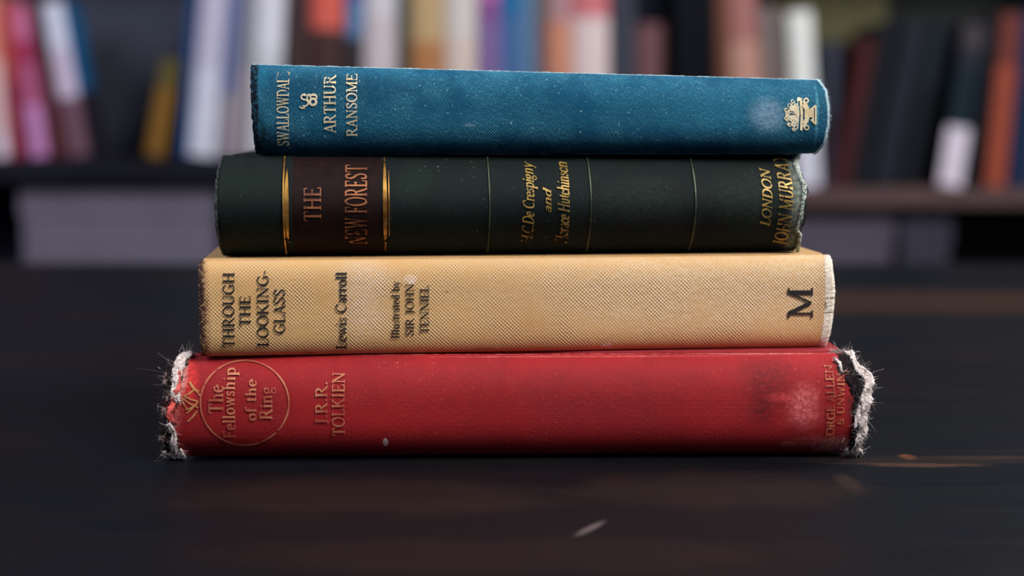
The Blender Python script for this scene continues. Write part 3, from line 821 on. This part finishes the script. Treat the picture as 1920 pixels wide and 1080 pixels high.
# ---- green book lettering, title panel rules
gg = GOLD('green_book_gilding', .38, (190, 156, 78), (120, 98, 50), blots=[(*bG.st(1040, 470), 90 * PX, 60 * PX, .18), (*bG.st(1000, 470), 50 * PX, 40 * PX, .12)])
gp = foil('maroon_panel_lettering', (176, 110, 70), (110, 66, 48), .30, 420, .5, .4, blots=[(*bG.st(670, 450), 60 * PX, 46 * PX, .16), (*bG.st(690, 300), 30 * PX, 26 * PX, .14)])
text_lines(bG, 'title_lettering', [('THE', 570, 602, 414, 352, 0), ('NEW FOREST', 648, 688, 456, 311, 0)], gp, green, 'copper coloured title letters', .06)
text_lines(bG, 'author_lettering', [('H.C.De Crespigny', 976, 997, 455, 308, .28), ('and', 1018, 1033, 399, 357, .28), ('Horace Hutchinson', 1040, 1062, 455, 306, .28)], gg, green, 'gold italic author names', .0)
text_lines(bG, 'publisher_lettering', [('LONDON', 1424, 1442, 423, 320, .25, 0), ('JOHN MURRAY', 1446, 1471, 458, 294, .25, 0)], gg, green, 'gold italic publisher name', .03)
def bowed(x, y0, y1, n=16): # a straight rule across the spine
    u0 = bG.uv(x, 385)[0]
    return [(u0, i / n) for i in range(n + 1)]
def rule(x, wd, lens, name, v0, v1, label=None):
    u0 = bG.uv(x, 385)[0]; h = wd * PX / bG.L / 2; n = 30
    qs = []
    for i in range(n):
        a = v0 + (v1 - v0) * i / n; b = v0 + (v1 - v0) * (i + 1) / n
        ka = math.sin(math.pi * i / n) ** .6 if lens else 1
        kb = math.sin(math.pi * (i + 1) / n) ** .6 if lens else 1
        qs.append([(u0 - h * ka, a), (u0 - h * kb, b), (u0 + h * kb, b), (u0 + h * ka, a)])
    return qs
goldrule = foil('gilt_rule', (224, 170, 84), (150, 96, 44), .34, 300, .35, .7, blots=[(*bG.st(535, 460), 60 * PX, 30 * PX, .1), (*bG.st(722, 460), 40 * PX, 40 * PX, .12)])
for x_, w_, a_, b_, le in ((531.5, 3, .04, .97, None), (537.5, 8, .16, .86, 1), (722, 8, .06, .96, 1), (729.5, 2.5, .2, .85, 1)):
    quads_mesh(bG, 'gilt_rule', rule(x_, w_, le, '', a_, b_), goldrule, green, lambda u, v: (u, v), off=.00082, label='gold rule beside the maroon panel')
ua, ub = bG.uv(541, 385)[0], bG.uv(718, 385)[0]
pq = [[(ua + (ub - ua) * i / 20, j / 30), (ua + (ub - ua) * (i + 1) / 20, j / 30), (ua + (ub - ua) * (i + 1) / 20, (j + 1) / 30), (ua + (ub - ua) * i / 20, (j + 1) / 30)] for i in range(20) for j in range(1, 29)]
quads_mesh(bG, 'title_panel', pq, plain('maroon_leather', (28, 11, 13), .7, .15, .3, 260, bump=.0002), green, lambda u, v: (u, v), off=.00015, label='dark maroon leather title panel')
thinrule = foil('dull_rule', (88, 102, 76), (50, 62, 50), .30, 300, .5, .4)
for x_, w_ in ((918, 2), (1108, 2.2), (1304, 2.5)):
    quads_mesh(bG, 'thin_rule', rule(x_, w_, None, '', .04, .96), thinrule, green, lambda u, v: (u, v), off=.00082, label='dull thin rule across a rib')
def speckled(name, a, b, scale, lo, hi):
    t = NT(name); oc = t.n('ShaderNodeTexCoord').outputs['Object']
    nz = t.noise(oc, scale, 3, .65)
    t.link(t.mix(t.ramp(nz, lo, hi), lin(a), lin(b)), t.b.inputs['Base Color'])
    t.b.inputs['Roughness'].default_value = .95; t.b.inputs['Specular IOR Level'].default_value = .05
    t.bump(nz, .0004)
    return t.m
worn = speckled('worn_green_edge', (58, 72, 64), (204, 212, 202), 1500, .38, .6)
# worn lumpy edge on the right
rnd = random.Random(12); bm = bmesh.new(); prev = None
secs = []
for i in range(70):
    v = .01 + .98 * i / 69
    px_out = interp([(0, 1498), (.08, 1501), (.2, 1504), (.26, 1497), (.36, 1505), (.5, 1507), (.58, 1512), (.70, 1512), (.78, 1503), (.88, 1498), (1, 1503)], v)
    w_ = interp([(0, 8), (.2, 7), (.5, 6), (.65, 10), (.8, 9), (1, 18)], v)
    py = 473 - v * 184
    ring = []
    for k in range(8):
        a = 2 * math.pi * k / 8
        X_ = px_out - w_ / 2 + (w_ / 2) * math.cos(a) + rnd.uniform(-.8, .8)
        u, _v = bG.uv(X_, py)
        ring.append(bm.verts.new(bG.local(u, v, .0001 + .0009 * math.sin(a) + rnd.uniform(-.0001, .0001))))
    secs.append(ring)
for a, b in zip(secs, secs[1:]):
    for k in range(8): bm.faces.new((a[k], a[(k + 1) % 8], b[(k + 1) % 8], b[k]))
bm.faces.new(secs[0][::-1]); bm.faces.new(secs[-1])
o = from_bm('worn_spine_edge', bm, worn, green, True); o['label'] = 'pale worn lumpy edge at the foot of the spine'
rim(bG, green, plain('dark_worn_edge', (52, 60, 62), .9, .2, .7, 900), 'spine_edge', -1, gl, .0004, .02, .98, .0002, 0, None, 4)
fuzz(bG, green, worn, 1.0, 160, 9, .0006, .0, 1)

# ---- cream book lettering
ink = foil('black_ink', (18, 15, 20), (28, 21, 24), .0, 600, .7, .0)
text_lines(bC, 'title_lettering', [('THROUGH', 419, 440, 651, 511, 0), ('THE', 450, 470, 612, 554, 0), ('LOOKING-', 483, 504, 649, 507, 0), ('GLASS', 514, 535, 625, 542, 0)], ink, cream, 'black title letters', .05)
text_lines(bC, 'author_lettering', [('Lewis Carroll', 630, 650, 653, 510, 0)], ink, cream, 'black author name letters', .02)
text_lines(bC, 'illustrator_lettering', [('Illustrated by', 734, 749, 634, 527, 0), ('SIR JOHN', 761, 776, 629, 531, 0), ('TENNIEL', 788, 804, 625, 535, 0)], ink, cream, 'small black illustrator letters', .03)
text_lines(bC, 'publisher_letter', [('M', 1477, 1523, 597, 537, 0)], ink, cream, 'large black letter M')
bare = plain('bare_white_edge', (226, 216, 200), .9, .15, .12, 300, bump=.0003)
bm = bmesh.new(); secs = []; rnd = random.Random(4)
for i in range(50):
    v = .005 + .985 * i / 49
    xo = interp([(0, 1550), (.15, 1558), (.4, 1564), (.6, 1567), (.8, 1564), (.95, 1560), (1, 1556)], v)
    xi = interp([(0, 1535), (.15, 1541), (.5, 1548), (.8, 1547), (1, 1545)], v)
    py = 650 - v * 174
    ring = []
    for k, (f, dz) in enumerate(((0, .0001), (.3, .00035), (.7, .0003), (1, -.0003), (.7, -.0014), (.2, -.0014))):
        u, _ = bC.uv(xi + (xo - xi) * f + rnd.uniform(-.5, .5), py)
        ring.append(bm.verts.new(bC.local(u, v, dz + (rnd.uniform(-.00008, .00008)))))
    secs.append(ring)
for a, b in zip(secs, secs[1:]):
    for k in range(6): bm.faces.new((a[k], a[(k + 1) % 6], b[(k + 1) % 6], b[k]))
bm.faces.new(secs[0][::-1]); bm.faces.new(secs[-1])
o = from_bm('worn_spine_edge', bm, bare, cream, False); o['label'] = 'bare white edge at the foot of the spine'
px_strokes(bC, 'cracks', [([(1548, 558), (1556, 559), (1565, 558)], 1.4), ([(1546, 586), (1556, 585), (1565, 585)], 1.4), ([(1547, 566), (1549, 578)], 1.4)], plain('crack_brown', (70, 48, 42)), cream, off=.0004)
fray(bC, 'loose_threads', [], [(1566, 557, 20, 30, 5, 3), (1562, 520, 0, 12, 4, 10)], bare, cream, 5, None)

# ---- red book lettering
gr1 = foil('red_book_gilding', (206, 132, 98), (176, 78, 62), .36, 380, .6, .25)
text_lines(bR, 'title_lettering', [('The', 392, 419, 775, 722, 0), ('Fellowship', 420, 443, 820, 690, 0), ('of the', 461, 481, 788, 712, 0), ('Ring', 487, 511, 786, 725, 0)], gr1, red, 'faded gilt title letters', .05)
px_strokes(bR, 'title_ring', [(arcp(459, 755, 83, 78, 0, 360, 90), 3.2)], gr1, red, label='faded gilt ring around the title')
text_lines(bR, 'author_lettering', [('J.R.R.', 592, 614, 795, 715, 0), ('TOLKIEN', 624, 647, 816, 698, 0)], gr1, red, 'faded gilt author name letters', .05)
gr2 = foil('rubbed_red_book_gilding', (196, 126, 78), (150, 74, 58), .40, 380, .6, .2, blots=[(*bR.st(1575, 660), 30 * PX, 60 * PX, .2)])
text_lines(bR, 'publisher_lettering', [('GEORGE ALLEN', 1544, 1559, 838, 684, 0, 0), ('& UNWIN', 1568, 1581, 796, 700, 0, 0)], gr2, red, 'rubbed gilt publisher name', .03)
cr = []
for (x0, y0, x1, y1) in ((345, 742, 372, 752), (345, 742, 365, 730), (365, 730, 355, 716), (340, 745, 372, 764), (350, 775, 372, 752), (356, 716, 376, 742), (352, 790, 370, 770), (348, 768, 368, 758), (360, 722, 374, 734), (340, 746, 352, 768)):
    cr.append(([(x0, y0), ((x0 + x1) / 2, (y0 + y1) / 2 + 2), (x1, y1)], 3))
px_strokes(bR, 'crown_emblem', cr, foil('emblem_gilding', (210, 150, 96), (180, 96, 64), .38, 380, .6, .25), red, label='worn gilt emblem beside the ring')
# torn ends
dk = plain('exposed_dark_lining', (34, 28, 30), .95, .1, .5, 500, bump=.0005)
fray(bR, 'exposed_lining', [([(1564, 672), (1580, 678), (1594, 696), (1602, 724)], 24, -.0001), ([(1602, 712), (1607, 745), (1604, 790)], 13, .0001),
     ([(1594, 845), (1602, 815), (1606, 786)], 8, .0002)], [], dk, red, 31, 'dark lining showing through the torn foot')
fray(bR, 'torn_edge', [([(1556, 655), (1578, 650), (1594, 664), (1606, 686), (1618, 704)], 9, .0006), ([(1612, 694), (1624, 706), (1628, 724), (1622, 750), (1618, 776)], 15, .0010),
     ([(1620, 770), (1617, 800), (1608, 830), (1600, 850)], 13, .0009), ([(1594, 855), (1604, 848), (1612, 838)], 12, .0006), ([(1586, 838), (1592, 852), (1600, 856)], 8, .0006),
     ([(1564, 672), (1572, 682), (1580, 700)], 4, .0008), ([(1612, 760), (1608, 772), (1614, 800)], 8, .0009), ([(1600, 800), (1604, 780), (1612, 770)], 6, .0008)],
     [(1566, 648, 100, 26, 10, 4), (1585, 655, 60, 14, 14, 6), (1612, 690, 40, 16, 16, 6), (1626, 712, 20, 20, 14, 5), (1624, 760, 0, 22, 14, 7), (1614, 800, -10, 18, 12, 8),
      (1600, 848, -60, 16, 18, 6), (1592, 830, 200, 14, 12, 8), (1590, 690, 200, 16, 12, 8), (1606, 740, 180, 14, 12, 12), (1560, 664, 170, 18, 8, 4)], FRAYW, red, 32, 'white torn cloth at the foot of the spine')
pinkw = plain('torn_pink_cloth', (214, 96, 92), .9, .1, .35, 500, bump=.0003)
fray(bR, 'exposed_lining', [([(322, 690), (314, 720), (312, 760), (316, 800)], 12, -.0001), ([(312, 795), (310, 825), (316, 850)], 14, .0), ([(330, 672), (322, 682), (316, 700)], 10, -.0001)], [], dk, red, 33, 'dark lining showing through the torn head')
fray(bR, 'torn_edge', [([(360, 664), (346, 672), (338, 684), (334, 700)], 13, .0007), ([(336, 690), (330, 712), (328, 738), (334, 756)], 13, .0006),
     ([(318, 792), (326, 806), (326, 830), (330, 846)], 9, .0008), ([(312, 848), (322, 852), (334, 856), (346, 848)], 10, .0008), ([(308, 842), (314, 852)], 8, .0006), ([(338, 840), (344, 852), (338, 862)], 6, .0006), ([(318, 862), (324, 858)], 5, .0006)],
     [(350, 664, 120, 24, 14, 6), (338, 680, 150, 20, 12, 6), (330, 730, 190, 18, 14, 12), (322, 770, 180, 16, 12, 10), (320, 820, 190, 16, 12, 10), (324, 850, 210, 16, 16, 8), (340, 852, 270, 14, 12, 4), (312, 700, 150, 12, 8, 6)],
     FRAYW, red, 34, 'white torn cloth at the head of the spine')
fray(bR, 'torn_red_shreds', [([(340, 700), (334, 730), (326, 752)], 7, .0010), ([(326, 750), (320, 772), (322, 790)], 9, .0007)], [(330, 760, 190, 16, 10, 12)], pinkw, red, 35, 'pinkish red shreds at the head')
fray(bR, 'torn_grey_shreds', [([(312, 700), (310, 722)], 9, .0001), ([(308, 742), (312, 752)], 10, .0001), ([(312, 765), (310, 784)], 10, .0001), ([(306, 812), (310, 830)], 12, .0002)], [(310, 750, 180, 10, 8, 16)], plain('grey_shreds', (120, 104, 100), .9, .1, .4, 500), red, 36, 'greyish shreds at the head')

# ------------------------------------------------------------------ bookcases behind
BY = 1.44     # front face of the shelved books
def wx(px, Y=BY): return at_y(px, 300, Y).x
def wz(py, Y=BY): return at_y(960, py, Y).z
def bookcase(label, pxl, pxr, shelf_py, edge_th, wood_m, edge_m, back_m):
    x0, x1 = wx(pxl), wx(pxr); y0, y1 = BY - .012, BY + .235
    root = empty('bookcase', ((x0 + x1) / 2, y0, 0)); tag(root, label, 'bookcase')
    c = (x0 + x1) / 2; t = .024
    def part(nm, a, b, yy0, yy1, z0, z1, m):
        bm = bmesh.new(); box(bm, a - c, b - c, yy0 - y0, yy1 - y0, z0, z1, .0012); return from_bm(nm, bm, m, root)
    zs = wz(shelf_py)
    top = zs + .36
    part('side_panel', x0, x0 + t, y0, y1, 0, top, wood_m)
    part('side_panel', x1 - t, x1, y0, y1, 0, top, wood_m)
    part('back_panel', x0 + t, x1 - t, y1 - .006, y1, .0, top, back_m)
    part('top_panel', x0 + t, x1 - t, y0, y1 - .006, top - t, top, wood_m)
    part('shelf', x0 + t, x1 - t, y0, y1 - .006, zs - edge_th, zs, edge_m)
    part('shelf', x0 + t, x1 - t, y0, y1 - .006, zs - .40, zs - .40 + edge_th, edge_m)
    part('plinth', x0 + t, x1 - t, y0 + .02, y0 + .04, 0, .08, wood_m)
    return zs
caseL = plain('dark_case_wood', (17, 19, 25),.85, .08, .2, 8, stretch=(1, 1, 8))
caseLe = plain('dark_shelf_wood', (24, 24, 32),.85, .08, .2, 8, stretch=(1, 8, 8))
backL = plain('slate_back_panel', (66, 70, 86), .9, .2, .1, 6)
caseR = plain('brown_case_wood', (17, 18, 24),.85, .08, .2, 8, stretch=(1, 1, 8))
caseRe = plain('brown_shelf_wood', (80, 57, 56), .6, .3, .2, 8, stretch=(1, 8, 8))
backR = plain('olive_back_panel', (70, 72, 70), .9, .2, .2, 3)
zL = bookcase('dark bookcase on the left packed with bright books, its shelf higher', -260, 1297, 296, .030, caseL, caseLe, backL)
zR = bookcase('dark brown bookcase on the right behind the stack, its shelf lower', 1300, 2230, 352, .024, caseR, caseRe, backR)

def band_mat(name, bands, h, rough=.6):
    """bands: list of (fraction from bottom, colour), constant zones printed on the cover"""
    t = NT(name)
    oc = t.n('ShaderNodeTexCoord').outputs['Object']
    sep = t.n('ShaderNodeSeparateXYZ'); t.link(oc, sep.inputs[0])
    zf = t.math('DIVIDE', sep.outputs[2], h)
    r = t.n('ShaderNodeValToRGB'); r.color_ramp.interpolation = 'CONSTANT'
    el = r.color_ramp.elements
    el[0].position = 0; el[0].color = lin(bands[0][1])
    if len(bands) > 1:
        el[1].position = bands[1][0]; el[1].color = lin(bands[1][1])
        for f, c in bands[2:]:
            e = el.new(f); e.color = lin(c)
    else: el[1].position = 1; el[1].color = lin(bands[0][1])
    t.link(zf, r.inputs[0])
    nz = t.noise(oc, 30, 3)
    t.link(t.mix(t.math('MULTIPLY', nz, .25), r.outputs[0], (.02, .02, .03, 1)), t.b.inputs['Base Color'])
    t.b.inputs['Roughness'].default_value = rough
    t.b.inputs['Specular IOR Level'].default_value = .12
    return t.m
shelf_page = plain('shelf_book_pages', (190, 176, 156), .9, .1, .1, 50)
def shelf_book(zs, xb, xt, ytop, wd, bands, label, group, side_col=None, depth=.155, rnd_sp=.18, setback=0.0, name='shelf_book'):
    pb = Vector((wx(xb), 0, zs)); ptop = at_y(xt, ytop, BY)
    dx, dz = ptop.x - pb.x, ptop.z - zs
    a = math.atan2(dx, dz)
    h = math.hypot(dx, dz); t = wd * 1.9 / F_PX * .985
    lift = t / 2 * abs(math.sin(a)) + .0004
    root = empty(name, (pb.x, BY + setback, zs + lift), (0, a, 0))
    h -= lift
    tag(root, label, 'book', group)
    m = band_mat('cover_' + str(len(bpy.data.materials)), bands, h)
    # cover: thin shell round the pages, spine slightly rounded
    bm = bmesh.new()
    outer, inner = [], []
    sag = t * rnd_sp; th = min(.0022, t * .16)
    n = 8
    outer.append((-t / 2, depth))
    for i in range(n + 1):
        f = i / n * 2 - 1
        outer.append((f * t / 2, sag * f * f if rnd_sp else 0))
    outer.append((t / 2, depth))
    inner.append((-t / 2 + th, depth))
    for i in range(n + 1):
        f = i / n * 2 - 1
        inner.append((f * (t / 2 - th), sag * f * f + th))
    inner.append((t / 2 - th, depth))
    ring = outer + inner[::-1]
    lo = [bm.verts.new((x, y, 0)) for x, y in ring]; hi = [bm.verts.new((x, y, h)) for x, y in ring]
    m_ = len(ring)
    for k in range(m_): bm.faces.new((lo[k], lo[(k + 1) % m_], hi[(k + 1) % m_], hi[k]))
    nn = len(outer)
    for k in range(nn - 1):
        bm.faces.new((lo[k], lo[k + 1], lo[m_ - 2 - k], lo[m_ - 1 - k])); bm.faces.new((hi[k], hi[k + 1], hi[m_ - 2 - k], hi[m_ - 1 - k]))
    cv = from_bm('cover', bm, m, root)
    if side_col:
        cv.data.materials.append(band_mat('side_' + str(len(bpy.data.materials)), side_col, h))
        for p in cv.data.polygons:
            if abs(p.normal.x) > .9 and p.area > .001: p.material_index = 1
    bm = bmesh.new()
    yin = sag + th + .0005
    box(bm, -t / 2 + th + .0001, t / 2 - th - .0001, yin, depth - .004, .002, h - .003)
    from_bm('page_block', bm, shelf_page, root)
    return root
GL = 'blurred books on the left bookcase shelf'
GR = 'blurred books on the right bookcase shelf'
# (x bottom, x top, y top, width, colour zones, label)
LB = [
 (-62, -84, -30, 34, [(0, (120, 96, 130))], 'purple-grey book leaning at the left edge, left of the salmon and white one'),
 (2, -22, -10, 29, [(0, (226, 206, 222)), (.16, (226, 190, 190)), (.6, (222, 140, 128))], 'salmon and white book leaning at the far left edge of the photo'),
 (32, 4, 2, 22, [(0, (150, 44, 64)), (.5, (186, 72, 66))], 'thin red book leaning against the pink one'),
 (71, 30, 12, 36, [(0, (196, 132, 186)), (.35, (180, 90, 130)), (.62, (168, 52, 92)), (.78, (206, 110, 150))], 'pink and mauve book leaning left of the dark maroon one'),
 (110, 60, -12, 26, [(0, (84, 34, 38)), (.6, (60, 32, 42))], 'dark maroon book leaning between the pink and the white one'),
 (145, 92, 4, 42, [(0, (110, 78, 92)), (.38, (206, 190, 214)), (.7, (214, 216, 236))], 'white book with mauve foot and blue side, rightmost of the left leaning row', [(0, (48, 38, 50)), (.42, (24, 104, 160))], .085),
 (288, 320, 112, 34, [(0, (130, 92, 34)), (.7, (96, 84, 40))], 'short mustard yellow book leaning right, with empty shelf left of it', [(0, (70, 54, 36))], .09),
 (340, 362, -24, 8, [(0, (30, 80, 140))], 'thin blue booklet left of the wide white book'),
 (376, 404, -40, 54, [(0, (208, 210, 226)), (.5, (196, 190, 212))], 'wide white book leaning slightly right, beside the mustard one'),
 (418, 444, -34, 28, [(0, (150, 140, 152)), (.36, (96, 108, 152))], 'slate blue and grey book right of the wide white one'),
 (446, 468, -44, 24, [(0, (160, 148, 156)), (.5, (136, 136, 146))], 'mid grey book left of the tall white one'),
 (490, 508, -46, 56, [(0, (206, 208, 216)), (.6, (222, 220, 232))], 'tall white book standing behind the top left corner of the stack'),
 (552, 560, -40, 44, [(0, (64, 46, 46))], 'dark brown book right of the tall white one'),
 (609, 612, -30, 64, [(0, (70, 46, 44)), (.74, (216, 98, 84))], 'brown book with coral upper panel'),
 (661, 664, -26, 30, [(0, (52, 46, 50)), (.70, (92, 128, 170)), (.92, (80, 80, 150))], 'narrow dark book with blue upper band'),
 (711, 714, -34, 64, [(0, (206, 192, 196)), (.8, (212, 206, 212))], 'pale pinkish grey book left of the tan one'),
 (755, 756, -20, 18, [(0, (60, 72, 66))], 'thin dark green book left of the tan one'),
 (799, 799, -36, 66, [(0, (176, 120, 76)), (.66, (190, 160, 118))], 'tan book right of the thin dark green one'),
 (864, 864, -30, 62, [(0, (216, 196, 186)), (.7, (214, 206, 200))], 'pale beige book between the tan and the purple one'),
 (918, 916, -22, 42, [(0, (128, 104, 156)), (.8, (136, 84, 144)), (.93, (190, 110, 170))], 'purple book left of the bright blue one'),
 (956, 955, -34, 32, [(0, (70, 108, 160)), (.8, (20, 110, 164))], 'bright blue book right of the purple one'),
 (990, 988, -30, 34, [(0, (90, 124, 160))], 'greyish blue book right of the bright blue one'),
 (1018, 1016, -18, 20, [(0, (120, 90, 84)), (.85, (110, 98, 78))], 'narrow brown-grey book left of the salmon one'),
 (1050, 1049, -24, 42, [(0, (206, 138, 112)), (.8, (176, 136, 140))], 'salmon book left of the pale pink one'),
 (1108, 1107, -26, 72, [(0, (224, 202, 200)), (.82, (208, 118, 124))], 'pale pink book with rose upper band'),
 (1168, 1168, -38, 44, [(0, (58, 62, 74))], 'charcoal book right of the pale pink one'),
 (1218, 1219, 44, 52, [(0, (112, 76, 80))], 'short plum book by the right side of the left bookcase'),
]
def settle(rows, zs):
    """nudge neighbours apart until no two of the leaning books cut into each other"""
    rows = [list(b) for b in rows]
    def quad(b):
        x0, pt = wx(b[0]), at_y(b[1], b[2], BY)
        a = math.atan2(pt.x - x0, pt.z - zs); h = math.hypot(pt.x - x0, pt.z - zs); t = b[3] * 1.9 / F_PX + .0004
        lift = t / 2 * abs(math.sin(a)) + .0004
        ax, az = math.sin(a), math.cos(a)
        c = (x0, zs + lift); h -= lift
        return [(c[0] + sx * t / 2 * az + k * h * ax, c[1] - sx * t / 2 * ax + k * h * az) for sx, k in ((-1, 0), (1, 0), (1, 1), (-1, 1))]
    def hit(p, q):
        for P in (p, q):
            for i in range(4):
                ex, ez = P[(i + 1) % 4][0] - P[i][0], P[(i + 1) % 4][1] - P[i][1]
                pa = [-x * ez + z * ex for x, z in p]; qa = [-x * ez + z * ex for x, z in q]
                if max(pa) <= min(qa) or max(qa) <= min(pa): return False
        return True
    for _ in range(400):
        n = 0
        for i in range(len(rows) - 1):
            a, b = rows[i], rows[i + 1]
            if hit(quad(a), quad(b)):
                n += 1
                for k, sg in ((a, -1), (b, 1)):
                    if k[3] > 14: k[3] *= .99
                    g = .5 if 0 < i < len(rows) - 2 else .2
                    if (a[0] + a[1] > b[0] + b[1]): sg = -sg
                    k[0] += sg * g * .25; k[1] += sg * g * .25
                # turn them a little towards a common lean
                la, lb = a[1] - a[0], b[1] - b[0]
                m = (lb - la) * .02
                a[1] += m; b[1] -= m
        if not n: break
    return rows
LB = settle(LB, zL)
for b in LB:
    shelf_book(zL, *b[:6], GL, *b[6:])
RB = [
 (1362, 1350, -34, 20, [(0, (120, 76, 56))], 'thin brown book by the left side of the right bookcase'),
 (1411, 1390, -28, 66, [(0, (188, 140, 124)), (.72, (164, 110, 104))], 'wide dusty pink book right of the thin brown one'),
 (1466, 1437, 12, 36, [(0, (140, 104, 104)), (.6, (126, 112, 108))], 'mauve-grey book left of the bright white one'),
 (1521, 1490, 20, 52, [(0, (214, 212, 226)), (.25, (236, 236, 230))], 'bright white book leaning left above the right end of the stack'),
 (1552, 1576, 78, 24, [(0, (48, 38, 50)), (.5, (58, 60, 76))], 'slate book right of the bright white one'),
 (1580, 1630, 74, 30, [(0, (66, 26, 28)), (.5, (70, 26, 24))], 'dark red book leaning right'),
 (1614, 1672, 44, 32, [(0, (17, 20, 26))], 'near black book leaning beside the dark red one'),
 (1660, 1722, 40, 46, [(0, (28, 32, 41))], 'wide dark slate book leaning right of the near black one'),
 (1706, 1766, 40, 34, [(0, (12, 15, 22)), (.6, (18, 28, 34))], 'dark grey book in the middle of the right leaning row'),
 (1786, 1836, 44, 50, [(0, (224, 212, 226)), (.36, (14, 34, 44)), (.72, (34, 38, 48)), (.84, (66, 60, 64))], 'dark teal book with a white foot and greyish upper label', [(0, (26, 34, 42))]),
 (1828, 1866, 30, 24, [(0, (12, 15, 22))], 'black book left of the orange-brown one'),
 (1869, 1900, 26, 42, [(0, (158, 74, 52)), (.7, (116, 56, 46))], 'orange-brown book near the right edge of the photo'),
 (1911, 1934, 20, 34, [(0, (18, 42, 76))], 'navy book at the right edge of the photo'),
]
RB = settle(RB, zR)
for b in RB:
    shelf_book(zR, *b[:6], GR, *b[6:])

# pale boxes on the lower shelves
def storage_box(label, pxl, pxr, pytop, base_z, col, yoff=.02):
    x0, x1 = wx(pxl), wx(pxr); zt = wz(pytop)
    c = (x0 + x1) / 2
    root = empty('storage_box', (c, BY + yoff, base_z)); tag(root, label, 'box')
    m = plain('box_card_' + str(len(bpy.data.materials)), col, .8, .2, .08, 12)
    hw = (x1 - x0) / 2; h = zt - base_z; lid = .045
    bm = bmesh.new(); box(bm, -hw + .003, hw - .003, .003, .19, 0, h - lid, .002); from_bm('body', bm, m, root)
    bm = bmesh.new(); box(bm, -hw, hw, 0, .193, h - lid, h, .003); from_bm('lid', bm, m, root)
    bm = bmesh.new(); box(bm, -.03, .03, -.003, .0029, h * .45, h * .45 + .02, .002); from_bm('handle', bm, caseL, root)
lsL = zL - .40 + .030; lsR = zR - .40 + .024
storage_box('wide pale grey box under the shelf at the left edge', 22, 398, 346, lsL + .0005, (98, 92, 108))
storage_box('darker grey box right of the pale one under the left shelf', 410, 700, 348, lsL + .0005, (70, 70, 82))
storage_box('mauve grey box on the lower right shelf, behind the cream book', 1470, 1690, 398, lsR + .0005, (78, 70, 84))
storage_box('dim slate box on the lower shelf at the far right', 1700, 1800, 404, lsR + .0005, (52, 50, 62))

# olive box added as stand-in for the lit back panel above the row
x0, x1 = wx(1452, BY + .17), wx(1655, BY + .17); c = (x0 + x1) / 2
root = empty('lit_panel_box', (c, BY + .172, zR + .0005)); tag(root, 'olive stand-in for the lit back panel of the right shelf, above the bright white book', 'box')
fm = plain('lit_panel_olive', (92, 88, 62), .85, .2, .12, 9)
bm = bmesh.new(); box(bm, c * 0 - (x1 - x0) / 2, (x1 - x0) / 2, 0, .05, 0, .25, .002); from_bm('body', bm, fm, root)
bm = bmesh.new(); box(bm, -(x1 - x0) / 2 - .001, (x1 - x0) / 2 + .001, -.001, .051, .2501, .285, .002); from_bm('lid', bm, fm, root)
